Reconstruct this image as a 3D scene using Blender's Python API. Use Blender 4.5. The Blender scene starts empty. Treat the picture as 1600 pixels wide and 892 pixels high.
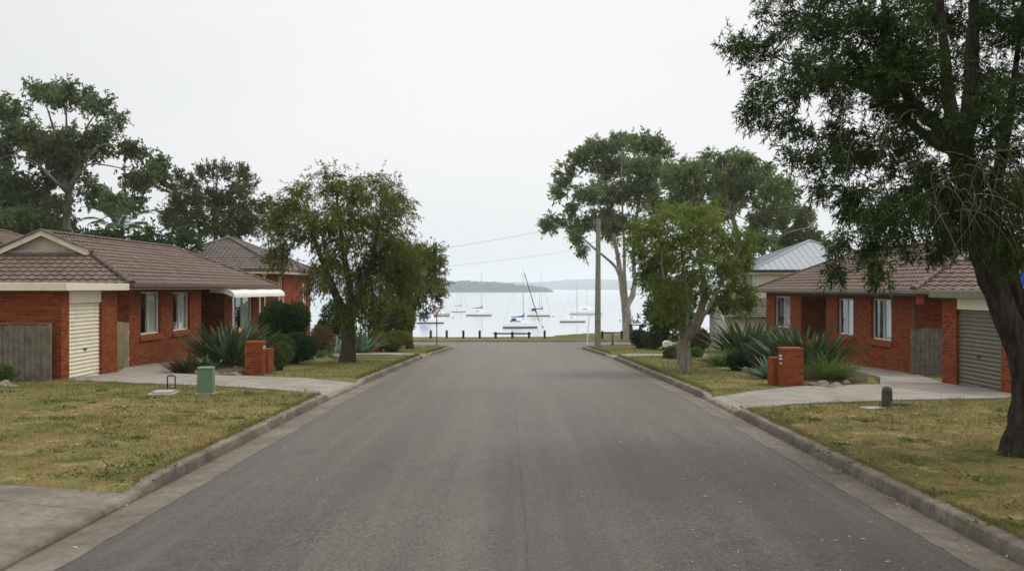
import bpy, math, random
import numpy as np
from mathutils import Vector, Matrix
R = math.radians
rnd = random.Random(7)
rng = np.random.default_rng(11)
scene = bpy.context.scene
COL = scene.collection

# ------------------------------------------------------------------ camera, sky, sun, exposure
EYE = 2.2                      # eye height above the road under the camera
FOC = 1500.0                   # focal length in pixels of a 1600 pixel wide picture
U0, V0 = 808.0, 450.0          # where the street's own direction and the horizon fall
cam = bpy.data.cameras.new('camera'); camo = bpy.data.objects.new('camera', cam); COL.objects.link(camo)
camo.location = (0, 0, EYE); camo.rotation_euler = (R(90), 0, 0)
cam.sensor_width = 36; cam.lens = 36*FOC/1600
cam.shift_x = (800-U0)/1600; cam.shift_y = (V0-446)/1600
cam.clip_start = 0.1; cam.clip_end = 20000
scene.camera = camo

SUN_EL, SUN_AZ = 56, 72        # veiled sun, high on the right behind the cloud
world = bpy.data.worlds.new('World'); scene.world = world; world.use_nodes = True
wt = world.node_tree; wt.nodes.clear()
def wn(t): return wt.nodes.new(t)
sky = wn('ShaderNodeTexSky'); sky.sky_type = 'NISHITA'; sky.sun_disc = False
sky.sun_elevation = R(SUN_EL); sky.sun_rotation = R(SUN_AZ); sky.dust_density = 4; sky.air_density = 1
hs = wn('ShaderNodeHueSaturation'); hs.inputs['Saturation'].default_value = 0.35; hs.inputs['Value'].default_value = 1.0
wt.links.new(sky.outputs[0], hs.inputs['Color'])
tc = wn('ShaderNodeTexCoord'); mp = wn('ShaderNodeMapping'); mp.inputs['Scale'].default_value = (1.0, 1.0, 4)
nz = wn('ShaderNodeTexNoise'); nz.inputs['Scale'].default_value = 1.1; nz.inputs['Detail'].default_value = 5
nz.inputs['Roughness'].default_value = 0.45
wt.links.new(tc.outputs['Generated'], mp.inputs['Vector']); wt.links.new(mp.outputs[0], nz.inputs['Vector'])
cr = wn('ShaderNodeValToRGB')                       # soft cloud structure
cr.color_ramp.elements[0].position = 0.3; cr.color_ramp.elements[0].color = (0.925, 0.94, 0.957, 1)
cr.color_ramp.elements[1].position = 0.7; cr.color_ramp.elements[1].color = (1.03, 1.03, 1.03, 1)
wt.links.new(nz.outputs['Fac'], cr.inputs['Fac'])
sp = wn('ShaderNodeSeparateXYZ'); wt.links.new(tc.outputs['Generated'], sp.inputs[0])
el = wn('ShaderNodeValToRGB')                       # an overcast sky is brighter overhead than at the horizon
for i, (p, v) in enumerate(((0.0, 0.82), (0.10, 0.905), (0.28, 1.02), (1.0, 1.7))):
    if i > 1: el.color_ramp.elements.new(p)
    e = el.color_ramp.elements[i]; e.position = p; e.color = (v/2, v/2, v/2, 1)
wt.links.new(sp.outputs[2], el.inputs['Fac'])
az = wn('ShaderNodeMapRange'); az.inputs[1].default_value = -1; az.inputs[2].default_value = 1; az.interpolation_type = 'LINEAR'
wt.links.new(sp.outputs[1], az.inputs[0])
azr = wn('ShaderNodeValToRGB')                      # and brighter round the hidden sun, ahead
for i, (p, v) in enumerate(((0.0, 0.86), (0.5, 0.86), (0.93, 0.89), (1.0, 1.0))):
    if i > 1: azr.color_ramp.elements.new(p)
    e = azr.color_ramp.elements[i]; e.position = p; e.color = (v, v, v, 1)
wt.links.new(az.outputs[0], azr.inputs['Fac'])
def mul(a, b):
    q = wn('ShaderNodeMix'); q.data_type = 'RGBA'; q.blend_type = 'MULTIPLY'; q.inputs[0].default_value = 1
    wt.links.new(a, q.inputs[6]); wt.links.new(b, q.inputs[7]); return q.outputs[2]
gain = wn('ShaderNodeMix'); gain.data_type = 'RGBA'; gain.blend_type = 'MULTIPLY'; gain.inputs[0].default_value = 1; gain.inputs[7].default_value = (20, 20, 20, 1)
wt.links.new(mul(mul(cr.outputs[0], el.outputs[0]), azr.outputs[0]), gain.inputs[6])
mx = wn('ShaderNodeMix'); mx.data_type = 'RGBA'; mx.inputs['Factor'].default_value = 0.98
wt.links.new(hs.outputs[0], mx.inputs[6]); wt.links.new(gain.outputs[2], mx.inputs[7])
bg = wn('ShaderNodeBackground'); bg.inputs['Strength'].default_value = 0.10
wo = wn('ShaderNodeOutputWorld')
wt.links.new(mx.outputs[2], bg.inputs['Color']); wt.links.new(bg.outputs[0], wo.inputs['Surface'])

sl = bpy.data.lights.new('sun', 'SUN'); slo = bpy.data.objects.new('sun', sl); COL.objects.link(slo)
sl.energy = 1.4; sl.angle = R(20); sl.color = (1, 0.96, 0.9)
sd = Vector((math.sin(R(SUN_AZ))*math.cos(R(SUN_EL)), math.cos(R(SUN_AZ))*math.cos(R(SUN_EL)), math.sin(R(SUN_EL))))
slo.rotation_euler = sd.to_track_quat('Z', 'Y').to_euler(); slo.location = (0, 0, 60)

vs = scene.view_settings
vs.view_transform = 'Standard'; vs.look = 'None'; vs.gamma = 1; vs.exposure = 0.0; vs.use_curve_mapping = False
scene.cycles.max_bounces = 8; scene.cycles.transparent_max_bounces = 8
scene.cycles.volume_bounces = 3

# ------------------------------------------------------------------ land profile
_yy = np.arange(-320, 160, 0.25)
_dp = np.interp(_yy, [-320, -60, -20, 0, 7.75, 21.75, 42.5, 59, 71, 83, 92, 98, 118, 160],
                [-1, 1.5, 1.98, 2.2, 2.28, 2.47, 3.1, 3.78, 4.26, 4.65, 4.94, 5.08, 5.4, 5.9])
_k = np.exp(-0.5*(np.arange(-16, 17)/7.0)**2); _k /= _k.sum()
_dps = np.convolve(np.pad(_dp, 16, mode='edge'), _k, mode='valid')
def rz(y): return EYE - np.interp(y, _yy, _dps)          # road level
ROADW, GUT, KERB, CR = 3.75, 0.45, 0.18, 8.0             # half road, gutter, kerb, corner radius
LAWN = ROADW+GUT+KERB
YC0, YC1, YC2 = 62.0, 70.0, 83.0                          # corner begins, cross street near and far side
def lawn_edge(y):
    y = np.asarray(y, float); r = CR-GUT-KERB
    t = np.clip(y-YC0, 0, r-1e-6)
    return ROADW+CR-np.sqrt(r*r-t*t)
DRIVES = {-1: [(2.0, 10.7), (21.7, 26.0), (43.2, 46.6)], 1: [(18.7, 21.5), (42.2, 45.6)]}
def kerb_f(y, s):
    f = 1.0
    for a, b in DRIVES[s]:
        if a-0.5 < y < b+0.5:
            f = min(f, max(0.0, max(a+0.1-y, y-b+0.1)/0.6) if not (a+.1 < y < b-.1) else 0.0)
    return min(1.0, f)
def lateral(x, y):
    x = np.asarray(x, float)
    return np.where(x > 0, -0.018*(np.clip(x, 4.4, 13)-4.4), 0.004*(np.clip(-x, 4.4, 13)-4.4))
def lawn_z(x, y): return rz(y)+0.112+lateral(x, y)
def sstep(t): t = np.clip(t, 0, 1); return t*t*(3-2*t)
def bank_y(x): return 98+16*sstep((np.asarray(x, float)-1)/9.0)+3*np.sin(np.asarray(x, float)*0.05)*np.clip(np.abs(x)/40, 0, 1)
WATER = EYE-8.0

def hit(u, v, off=0.12):
    """where the view ray through photo pixel (u, v) meets the verge"""
    lo, hi = 3.0, 130.0
    k = (v-V0)/FOC
    f = lambda y: (EYE - k*y) - (float(rz(y))+off+float(lateral((u-U0)/FOC*y, y)))
    if f(hi) > 0: return None
    for _ in range(60):
        m = (lo+hi)/2
        if f(m) > 0: lo = m
        else: hi = m
    x = (u-U0)/FOC*lo
    return Vector((x, lo, float(rz(lo))+off+float(lateral(x, lo))))
def at(u, v, y): return Vector(((u-U0)/FOC*y, y, EYE-(v-V0)/FOC*y))
def zat(v, y): return EYE-(v-V0)/FOC*y

# ------------------------------------------------------------------ object helpers
def tag(o, label=None, cat=None, group=None, kind=None):
    if label: o['label'] = label
    if cat: o['category'] = cat
    if group: o['group'] = group
    if kind: o['kind'] = kind
    return o
def empty(name, loc=(0, 0, 0), rz_=0, label=None, cat=None, group=None):
    o = bpy.data.objects.new(name, None); COL.objects.link(o)
    o.location = loc; o.rotation_euler = (0, 0, rz_); o.empty_display_size = 0.3
    return tag(o, label, cat, group)
def link(me, name, m, parent=None, local=False):
    o = bpy.data.objects.new(name, me); COL.objects.link(o)
    if m: me.materials.append(m)
    if parent is not None:
        o.parent = parent
        if not local and parent.type == 'EMPTY':
            o.matrix_parent_inverse = Matrix.LocRotScale(parent.location, parent.rotation_euler, None).inverted()
    return o
def np_mesh(name, V, F, smooth=False):
    """V (n,3), F (m,k) array of equal sized faces"""
    V = np.ascontiguousarray(V, np.float32); F = np.ascontiguousarray(F, np.int32)
    me = bpy.data.meshes.new(name)
    me.vertices.add(len(V)); me.vertices.foreach_set('co', V.ravel())
    m, k = F.shape
    me.loops.add(m*k); me.loops.foreach_set('vertex_index', F.ravel())
    me.polygons.add(m); me.polygons.foreach_set('loop_start', np.arange(0, m*k, k, dtype=np.int32))
    if smooth: me.polygons.foreach_set('use_smooth', np.ones(m, bool))
    me.update(calc_edges=True); me.validate()
    return me
def box_uv(me):
    uv = me.uv_layers.new(name='UVMap').data
    co = [v.co for v in me.vertices]
    for p in me.polygons:
        n = p.normal; ax, ay, az = abs(n.x), abs(n.y), abs(n.z)
        for li in p.loop_indices:
            c = co[me.loops[li].vertex_index]
            if az >= ax and az >= ay: uv[li].uv = (c.x, c.y)
            elif ax >= ay: uv[li].uv = (c.y, c.z)
            else: uv[li].uv = (c.x, c.z)
class MB:
    def __init__(s): s.v = []; s.f = []
    def face(s, pts):
        i = len(s.v); s.v += [tuple(p) for p in pts]; s.f.append(tuple(range(i, i+len(pts))))
    def hexa(s, p):                     # eight corners: bottom ring then top ring
        i = len(s.v); s.v += [tuple(q) for q in p]
        for a in ((3, 2, 1, 0), (4, 5, 6, 7), (0, 1, 5, 4), (1, 2, 6, 5), (2, 3, 7, 6), (3, 0, 4, 7)):
            s.f.append(tuple(i+j for j in a))
    def box(s, x0, x1, y0, y1, z0, z1):
        x0, x1 = sorted((x0, x1)); y0, y1 = sorted((y0, y1)); z0, z1 = sorted((z0, z1))
        s.hexa([(x0, y0, z0), (x1, y0, z0), (x1, y1, z0), (x0, y1, z0), (x0, y0, z1), (x1, y0, z1), (x1, y1, z1), (x0, y1, z1)])
    def obox(s, c, dx, w, d, h):        # box at base centre c turned by dx
        c = Vector(c); ca, sa = math.cos(dx), math.sin(dx); P = []
        for z in (0, h):
            for a, b in ((-w/2, -d/2), (w/2, -d/2), (w/2, d/2), (-w/2, d/2)):
                P.append((c.x+a*ca-b*sa, c.y+a*sa+b*ca, c.z+z))
        s.hexa(P)
    def tube(s, pts, rad, n=8, cap=True):
        pts = [Vector(p) for p in pts]
        if not hasattr(rad, '__len__'): rad = [rad]*len(pts)
        base = len(s.v); up = None
        for k, p in enumerate(pts):
            d = (pts[min(k+1, len(pts)-1)]-pts[max(k-1, 0)]).normalized()
            if up is None:
                up = Vector((0, 0, 1)) if abs(d.z) < 0.9 else Vector((1, 0, 0))
            a = d.cross(up).normalized(); b = a.cross(d).normalized(); up = b
            for j in range(n):
                t = 2*math.pi*j/n
                s.v.append(tuple(p+(a*math.cos(t)+b*math.sin(t))*rad[k]))
        for k in range(len(pts)-1):
            for j in range(n):
                j2 = (j+1) % n
                s.f.append((base+k*n+j, base+k*n+j2, base+(k+1)*n+j2, base+(k+1)*n+j))
        if cap:
            s.f.append(tuple(base+j for j in range(n))[::-1]); e = base+(len(pts)-1)*n
            s.f.append(tuple(e+j for j in range(n)))
    def prism(s, poly, fn0, fn1):       # polygon carried between two maps
        n = len(poly); i = len(s.v)
        s.v += [tuple(fn0(p)) for p in poly]+[tuple(fn1(p)) for p in poly]
        s.f.append(tuple(range(i, i+n))[::-1]); s.f.append(tuple(range(i+n, i+2*n)))
        for k in range(n):
            k2 = (k+1) % n; s.f.append((i+k, i+k2, i+n+k2, i+n+k))
    def grid(s, P):                     # P[row][col]
        i = len(s.v); nr, nc = len(P), len(P[0])
        for r in P: s.v += [tuple(q) for q in r]
        for a in range(nr-1):
            for b in range(nc-1):
                s.f.append((i+a*nc+b, i+a*nc+b+1, i+(a+1)*nc+b+1, i+(a+1)*nc+b))
    def build(s, name, m, parent=None, local=False, smooth=False, uv=True, bevel=0):
        me = bpy.data.meshes.new(name); me.from_pydata(s.v, [], s.f); me.update()
        if smooth:
            me.polygons.foreach_set('use_smooth', [True]*len(me.polygons))
        if uv: box_uv(me)
        o = link(me, name, m, parent, local)
        if bevel:
            b = o.modifiers.new('bevel', 'BEVEL'); b.width = bevel; b.segments = 2; b.limit_method = 'ANGLE'
        return o

# ------------------------------------------------------------------ materials
class NT:
    def __init__(s, name):
        s.m = bpy.data.materials.new(name); s.m.use_nodes = True; s.t = s.m.node_tree; s.t.nodes.clear()
        s.out = s.n('ShaderNodeOutputMaterial'); s._tc = None
    def n(s, t, **kw):
        x = s.t.nodes.new(t)
        for k, v in kw.items(): setattr(x, k, v)
        return x
    def l(s, a, b): s.t.links.new(a, b)
    def put(s, sock, v):
        if hasattr(v, 'is_linked') or isinstance(v, bpy.types.NodeSocket): s.l(v, sock)
        elif isinstance(v, (tuple, list)) and len(v) == 3 and sock.type == 'RGBA': sock.default_value = (*v, 1)
        else: sock.default_value = v
    @property
    def tc(s):
        if not s._tc: s._tc = s.n('ShaderNodeTexCoord')
        return s._tc
    def mapv(s, vec, scale=(1, 1, 1), loc=(0, 0, 0), rot=(0, 0, 0)):
        q = s.n('ShaderNodeMapping'); s.l(vec, q.inputs['Vector'])
        q.inputs['Scale'].default_value = scale; q.inputs['Location'].default_value = loc; q.inputs['Rotation'].default_value = rot
        return q.outputs[0]
    def noise(s, scale, detail=4, rough=0.55, vec=None, dist=0):
        q = s.n('ShaderNodeTexNoise'); s.l(vec if vec is not None else s.tc.outputs['Object'], q.inputs['Vector'])
        q.inputs['Scale'].default_value = scale; q.inputs['Detail'].default_value = detail; q.inputs['Roughness'].default_value = rough
        q.inputs['Distortion'].default_value = dist
        return q.outputs['Fac']
    def vor(s, scale, vec=None, feature='F1', out='Distance'):
        q = s.n('ShaderNodeTexVoronoi'); q.feature = feature; s.l(vec if vec is not None else s.tc.outputs['Object'], q.inputs['Vector'])
        q.inputs['Scale'].default_value = scale; return q.outputs[out]
    def ramp(s, fac, *stops):
        q = s.n('ShaderNodeValToRGB'); s.l(fac, q.inputs['Fac']); e = q.color_ramp.elements
        while len(e) < len(stops): e.new(0.5)
        for i, (p, c) in enumerate(stops):
            e[i].position = p; e[i].color = (*c, 1) if not isinstance(c, (int, float)) else (c, c, c, 1)
        return q.outputs[0]
    def mix(s, fac, a, b, mode='MIX'):
        q = s.n('ShaderNodeMix', data_type='RGBA', blend_type=mode)
        s.put(q.inputs[0], fac); s.put(q.inputs[6], a); s.put(q.inputs[7], b); return q.outputs[2]
    def math(s, op, a, b=0.0, clamp=False):
        q = s.n('ShaderNodeMath', operation=op, use_clamp=clamp); s.put(q.inputs[0], a); s.put(q.inputs[1], b); return q.outputs[0]
    def sep(s, vec):
        q = s.n('ShaderNodeSeparateXYZ'); s.l(vec, q.inputs[0]); return q.outputs
    def bump(s, h, strength=0.3, dist=0.02, normal=None):
        q = s.n('ShaderNodeBump'); q.inputs['Strength'].default_value = strength; q.inputs['Distance'].default_value = dist
        s.l(h, q.inputs['Height'])
        if normal is not None: s.l(normal, q.inputs['Normal'])
        return q.outputs[0]
    def principled(s, col, rough=0.8, normal=None, spec=0.3, metal=0.0, ior=None):
        q = s.n('ShaderNodeBsdfPrincipled'); s.put(q.inputs['Base Color'], col); s.put(q.inputs['Roughness'], rough)
        q.inputs['Specular IOR Level'].default_value = spec; q.inputs['Metallic'].default_value = metal
        if ior: q.inputs['IOR'].default_value = ior
        if normal is not None: s.l(normal, q.inputs['Normal'])
        return q
    def done(s, shader): s.l(shader.outputs[0] if hasattr(shader, 'outputs') else shader, s.out.inputs['Surface']); return s.m
MAT = {}
def simple(name, col, rough=0.7, var=0.12, scale=6, bump=0.0, spec=0.3, metal=0, stain=None):
    t = NT(name); n = t.noise(scale, 5, 0.6)
    a = tuple(c*(1-var) for c in col); b = tuple(min(1, c*(1+var)) for c in col)
    c = t.ramp(n, (0.3, a), (0.7, b))
    if stain:
        c = t.mix(t.ramp(t.noise(stain[1], 6, 0.7), (0.5, 0), (0.72, stain[2])), c, stain[0])
    nm = t.bump(t.noise(scale*12, 4), bump, 0.01) if bump else None
    MAT[name] = t.done(t.principled(c, rough, nm, spec, metal)); return MAT[name]

def m_asphalt():
    t = NT('asphalt'); P = t.tc.outputs['Object']; X, Y, Z = t.sep(P)
    fine = t.math('ADD', t.math('MULTIPLY', t.noise(62, 2, 0.7), 0.5), t.math('MULTIPLY', t.noise(24, 3, 0.8), 0.5)); agg = t.vor(40, feature='F1')
    big = t.noise(0.35, 4, 0.6, t.mapv(P, (1, 0.25, 1))); mid = t.noise(2.2, 5, 0.65)
    c = t.ramp(fine, (0.39, (0.014, 0.012, 0.0095)), (0.5, (0.056, 0.048, 0.038)), (0.61, (0.20, 0.176, 0.146)))
    c = t.mix(t.ramp(agg, (0.0, 0.55), (0.35, 0.0)), c, (0.16, 0.142, 0.12))
    c = t.mix(t.ramp(big, (0.38, 0.0), (0.66, 0.6)), c, (0.048, 0.042, 0.035))
    c = t.mix(t.ramp(mid, (0.4, 0.0), (0.75, 0.3)), c, (0.125, 0.11, 0.092))
    # worn pale wheel lanes and dark edges
    lane = t.math('ABSOLUTE', X); lane = t.math('ADD', lane, t.math('MULTIPLY', t.noise(0.5, 3), 1.1))
    c = t.mix(t.ramp(t.math('DIVIDE', lane, 5.0), (0.25, 0.16), (0.55, 0.0), (0.72, 0.0)), c, (0.15, 0.133, 0.112))
    c = t.mix(t.ramp(t.math('DIVIDE', lane, 5.0), (0.6, 0.0), (0.9, 0.45)), c, (0.046, 0.041, 0.036))
    stk = t.noise(1.0, 5, 0.65, t.mapv(P, (1.5, 0.045, 0)))
    c = t.mix(t.ramp(stk, (0.40, 0.5), (0.52, 0.0)), c, (0.050, 0.044, 0.037)); c = t.mix(t.ramp(stk, (0.52, 0.0), (0.66, 0.35)), c, (0.15, 0.133, 0.11))
    # construction seam wandering along the crown of the road
    wob = t.math('MULTIPLY', t.math('SUBTRACT', t.noise(0.6, 4, 0.7, t.mapv(P, (0, 1, 0))), 0.5), 0.09)
    sx = t.math('ABSOLUTE', t.math('ADD', t.math('SUBTRACT', X, t.math('SUBTRACT', 0.17, t.math('MULTIPLY', Y, 0.0105))), wob))
    br = t.ramp(t.noise(1.3, 4, 0.7, t.mapv(P, (0, 1, 0))), (0.35, 0.12), (0.6, 0.6))
    fd = t.n('ShaderNodeMapRange'); t.l(Y, fd.inputs[0]); fd.inputs[1].default_value = 22; fd.inputs[2].default_value = 34; fd.inputs[3].default_value = 1; fd.inputs[4].default_value = 0.15; br = t.math('MULTIPLY', br, fd.outputs[0])
    seam = t.math('MULTIPLY', t.ramp(sx, (0.006, 1), (0.022, 0)), br)
    c = t.mix(seam, c, (0.025, 0.023, 0.021))
    # oil stain
    vx = t.n('ShaderNodeVectorMath', operation='DISTANCE'); t.l(t.mapv(P, (1.0, 0.55, 0)), vx.inputs[0]); vx.inputs[1].default_value = (-3.0, 13.7*0.55, 0)
    st = t.math('ADD', vx.outputs['Value'], t.math('MULTIPLY', t.noise(5, 4), 0.35))
    c = t.mix(t.ramp(st, (0.2, 0.6), (0.42, 0)), c, (0.03, 0.028, 0.026))
    h = t.math('ADD', fine, t.math('MULTIPLY', agg, 0.6))
    # paler further down the street: grazing light put into the colour
    graze = t.n('ShaderNodeMapRange'); t.l(t.math('ADD', Y, t.math('MULTIPLY', t.noise(0.25, 4, 0.6), 14)), graze.inputs[0]); graze.inputs[1].default_value = 14; graze.inputs[2].default_value = 40; graze.inputs[3].default_value = 0; graze.inputs[4].default_value = 0.5
    c = t.mix(graze.outputs[0], c, (0.20, 0.178, 0.15))
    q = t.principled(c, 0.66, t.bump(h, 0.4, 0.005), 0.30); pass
    MAT['asphalt'] = t.done(q)
def m_concrete(name, base, dark, joints=0.0, kerb=False):
    t = NT(name); P = t.tc.outputs['Object']; X, Y, Z = t.sep(P)
    n1 = t.noise(1.1, 6, 0.7); n2 = t.noise(14, 5, 0.7); n3 = t.noise(90, 2, 0.6)
    c = t.ramp(n1, (0.36, dark), (0.62, base))
    c = t.mix(t.ramp(n2, (0.42, 0.0), (0.66, 0.5)), c, tuple(v*0.5 for v in dark))
    c = t.mix(t.ramp(t.noise(4.5, 6, 0.75), (0.52, 0.0), (0.66, 0.55)), c, tuple(v*0.7 for v in dark))
    c = t.mix(t.ramp(n3, (0.4, 0.0), (0.8, 0.28)), c, tuple(min(1, v*1.5) for v in base))
    if kerb:                                            # grit and leaf mould lying in the channel beside the kerb
        ax = t.math('SUBTRACT', t.math('ABSOLUTE', X), ROADW+GUT); dz = t.math('ADD', t.math('ABSOLUTE', ax), t.math('MULTIPLY', t.noise(3.0, 5, 0.7), 0.10))
        c = t.mix(t.ramp(dz, (0.03, 0.85), (0.09, 0.0)), c, (0.045, 0.037, 0.027))
    if joints:
        fr = t.math('FRACT', t.math('DIVIDE', Y, joints)); d = t.math('MINIMUM', fr, t.math('SUBTRACT', 1.0, fr))
        c = t.mix(t.ramp(t.math('MULTIPLY', d, joints), (0.004, 0.8), (0.014, 0)), c, (0.03, 0.028, 0.025))
        if not kerb:
            fr = t.math('FRACT', t.math('DIVIDE', t.math('ADD', X, 0.6), joints*0.8)); d = t.math('MINIMUM', fr, t.math('SUBTRACT', 1.0, fr))
            c = t.mix(t.ramp(t.math('MULTIPLY', d, joints), (0.004, 0.8), (0.014, 0)), c, (0.03, 0.028, 0.025))
    nm = t.bump(t.math('ADD', n3, t.math('MULTIPLY', n2, 1.5)), 0.35, 0.008)
    MAT[name] = t.done(t.principled(c, 0.85, nm, 0.25))
def grass_colour(t):
    P = t.tc.outputs['Object']; Pf = t.mapv(P, (1, 1, 0))
    n1 = t.noise(0.55, 5, 0.65, Pf); n2 = t.noise(2.1, 5, 0.7, Pf); n3 = t.noise(0.9, 4, 0.6, t.mapv(P, (1, 1, 0), (31, 7, 0)))
    X, Y, Z = t.sep(P)
    c = t.ramp(n2, (0.30, (0.125, 0.08, 0.036)), (0.42, (0.26, 0.185, 0.08)), (0.54, (0.235, 0.195, 0.066)), (0.64, (0.42, 0.325, 0.165)))
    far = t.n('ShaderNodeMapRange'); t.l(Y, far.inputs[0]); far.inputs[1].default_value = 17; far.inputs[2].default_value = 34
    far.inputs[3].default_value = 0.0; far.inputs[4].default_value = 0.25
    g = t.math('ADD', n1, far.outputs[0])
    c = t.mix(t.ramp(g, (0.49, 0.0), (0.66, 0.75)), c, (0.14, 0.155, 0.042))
    c = t.mix(t.ramp(n3, (0.55, 0.0), (0.66, 0.85)), c, (0.062, 0.10, 0.022))
    n4 = t.noise(5.5, 4, 0.7, Pf); c = t.mix(t.ramp(n4, (0.55, 0.0), (0.66, 0.7)), c, (0.085, 0.11, 0.028)); c = t.mix(t.ramp(n4, (0.30, 0.7), (0.42, 0.0)), c, (0.15, 0.085, 0.045))
    return c
def m_lawn():
    t = NT('lawn'); c = grass_colour(t); f = t.noise(38, 4, 0.8)
    c = t.mix(t.ramp(f, (0.35, 0.5), (0.55, 0.0)), c, (0.06, 0.045, 0.022))
    MAT['lawn'] = t.done(t.principled(c, 0.95, t.bump(f, 0.8, 0.03), 0.1))
    t = NT('grass_blade'); c = grass_colour(t)
    gi = t.n('ShaderNodeNewGeometry').outputs['Random Per Island']
    c = t.mix(t.ramp(gi, (0.0, 0.45), (0.45, 0.0), (0.7, 0.0), (1.0, 0.5)), c, t.mix(t.ramp(gi, (0.45, 0), (0.55, 1)), (0.07, 0.075, 0.025), (0.40, 0.31, 0.16)))
    d = t.principled(c, 0.8, None, 0.15); tr = t.n('ShaderNodeBsdfTranslucent'); t.put(tr.inputs[0], c)
    ms = t.n('ShaderNodeMixShader'); ms.inputs[0].default_value = 0.3; t.l(d.outputs[0], ms.inputs[1]); t.l(tr.outputs[0], ms.inputs[2])
    MAT['grass_blade'] = t.done(ms)
def m_leaf(name, cols, trans=0.3, rough=0.6, scale=0.7, spec=0.10):
    t = NT(name); gi = t.n('ShaderNodeNewGeometry').outputs['Random Per Island']
    n = t.noise(scale, 3, 0.6)
    f = t.math('ADD', t.math('MULTIPLY', gi, 0.55), t.math('SUBTRACT', t.math('MULTIPLY', n, 1.1), 0.3), clamp=True)
    k = len(cols); c = t.ramp(f, *[(i/(k-1), cols[i]) for i in range(k)])
    d = t.principled(c, rough, None, spec); tr = t.n('ShaderNodeBsdfTranslucent'); t.put(tr.inputs[0], c)
    ms = t.n('ShaderNodeMixShader'); ms.inputs[0].default_value = trans; t.l(d.outputs[0], ms.inputs[1]); t.l(tr.outputs[0], ms.inputs[2])
    MAT[name] = t.done(ms)
def m_bark(name, a, b, stretch=(9, 9, 1.2), bump=0.9, dist=0.04):
    t = NT(name); P = t.mapv(t.tc.outputs['Object'], stretch)
    n = t.noise(1.6, 6, 0.7, P, 0.6); n2 = t.noise(0.8, 3)
    c = t.ramp(n, (0.34, a), (0.62, b)); c = t.mix(t.ramp(n2, (0.4, 0), (0.7, 0.4)), c, tuple(0.6*x for x in a))
    MAT[name] = t.done(t.principled(c, 0.9, t.bump(n, bump, dist), 0.15))
def m_brick(name='brick', hue=1.0):
    t = NT(name); UV = t.tc.outputs['UV']
    b = t.n('ShaderNodeTexBrick'); t.l(UV, b.inputs['Vector']); b.inputs['Scale'].default_value = 1.0
    b.inputs['Brick Width'].default_value = 0.24; b.inputs['Row Height'].default_value = 0.086
    b.inputs['Mortar Size'].default_value = 0.009; b.inputs['Mortar Smooth'].default_value = 0.3; b.inputs['Bias'].default_value = -0.1
    b.inputs['Color1'].default_value = (0.28*hue, 0.066, 0.02, 1); b.inputs['Color2'].default_value = (0.12*hue, 0.024, 0.009, 1)
    b.inputs['Mortar'].default_value = (0.18, 0.105, 0.07, 1)
    n = t.noise(0.8, 5, 0.65); n2 = t.noise(26, 3)
    c = t.mix(t.ramp(n, (0.4, 0), (0.75, 0.45)), b.outputs['Color'], (0.15, 0.034, 0.013))
    c = t.mix(t.ramp(n2, (0.45, 0), (0.8, 0.35)), c, (0.30, 0.09, 0.034))
    c = t.mix(t.ramp(t.noise(2.6, 6, 0.75), (0.62, 0), (0.78, 0.3)), c, (0.34, 0.2, 0.14))
    h = t.math('SUBTRACT', 1.0, b.outputs['Fac'])
    MAT[name] = t.done(t.principled(c, 0.88, t.bump(h, 0.6, 0.008), 0.03))
def m_tile(name, a, b, lich):
    t = NT(name); P = t.tc.outputs['Object']
    n = t.noise(3.2, 5, 0.7); n2 = t.noise(0.5, 4, 0.6); n3 = t.noise(30, 3, 0.7)
    c = t.ramp(n, (0.3, a), (0.7, b)); c = t.mix(t.ramp(n2, (0.45, 0), (0.7, 0.5)), c, tuple(0.7*x for x in a))
    c = t.mix(t.ramp(n3, (0.5, 0), (0.8, 0.45)), c, lich)
    v = t.vor(3.1, None, 'F1', 'Color'); c = t.mix(t.ramp(v, (0.2, 0.38), (0.55, 0.0)), c, tuple(0.55*x for x in a)); c = t.mix(t.ramp(t.noise(1.1, 6, 0.75), (0.6, 0), (0.72, 0.5)), c, lich)
    MAT[name] = t.done(t.principled(c, 0.7, t.bump(n3, 0.3, 0.01), 0.3))
def m_glass():
    t = NT('window_glass'); lw = t.n('ShaderNodeLayerWeight'); lw.inputs['Blend'].default_value = 0.5; f5 = t.math('ADD', t.math('MULTIPLY', t.math('POWER', lw.outputs['Facing'], 4.0), 0.9), 0.06)
    g = t.n('ShaderNodeBsdfGlossy'); g.inputs['Roughness'].default_value = 0.02; g.inputs['Color'].default_value = (0.9, 0.95, 1, 1)
    tr = t.n('ShaderNodeBsdfTransparent'); tr.inputs['Color'].default_value = (0.8, 0.84, 0.84, 1)
    ms = t.n('ShaderNodeMixShader'); t.l(f5, ms.inputs[0]); t.l(tr.outputs[0], ms.inputs[1]); t.l(g.outputs[0], ms.inputs[2])
    MAT['glass'] = t.done(ms)
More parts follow.
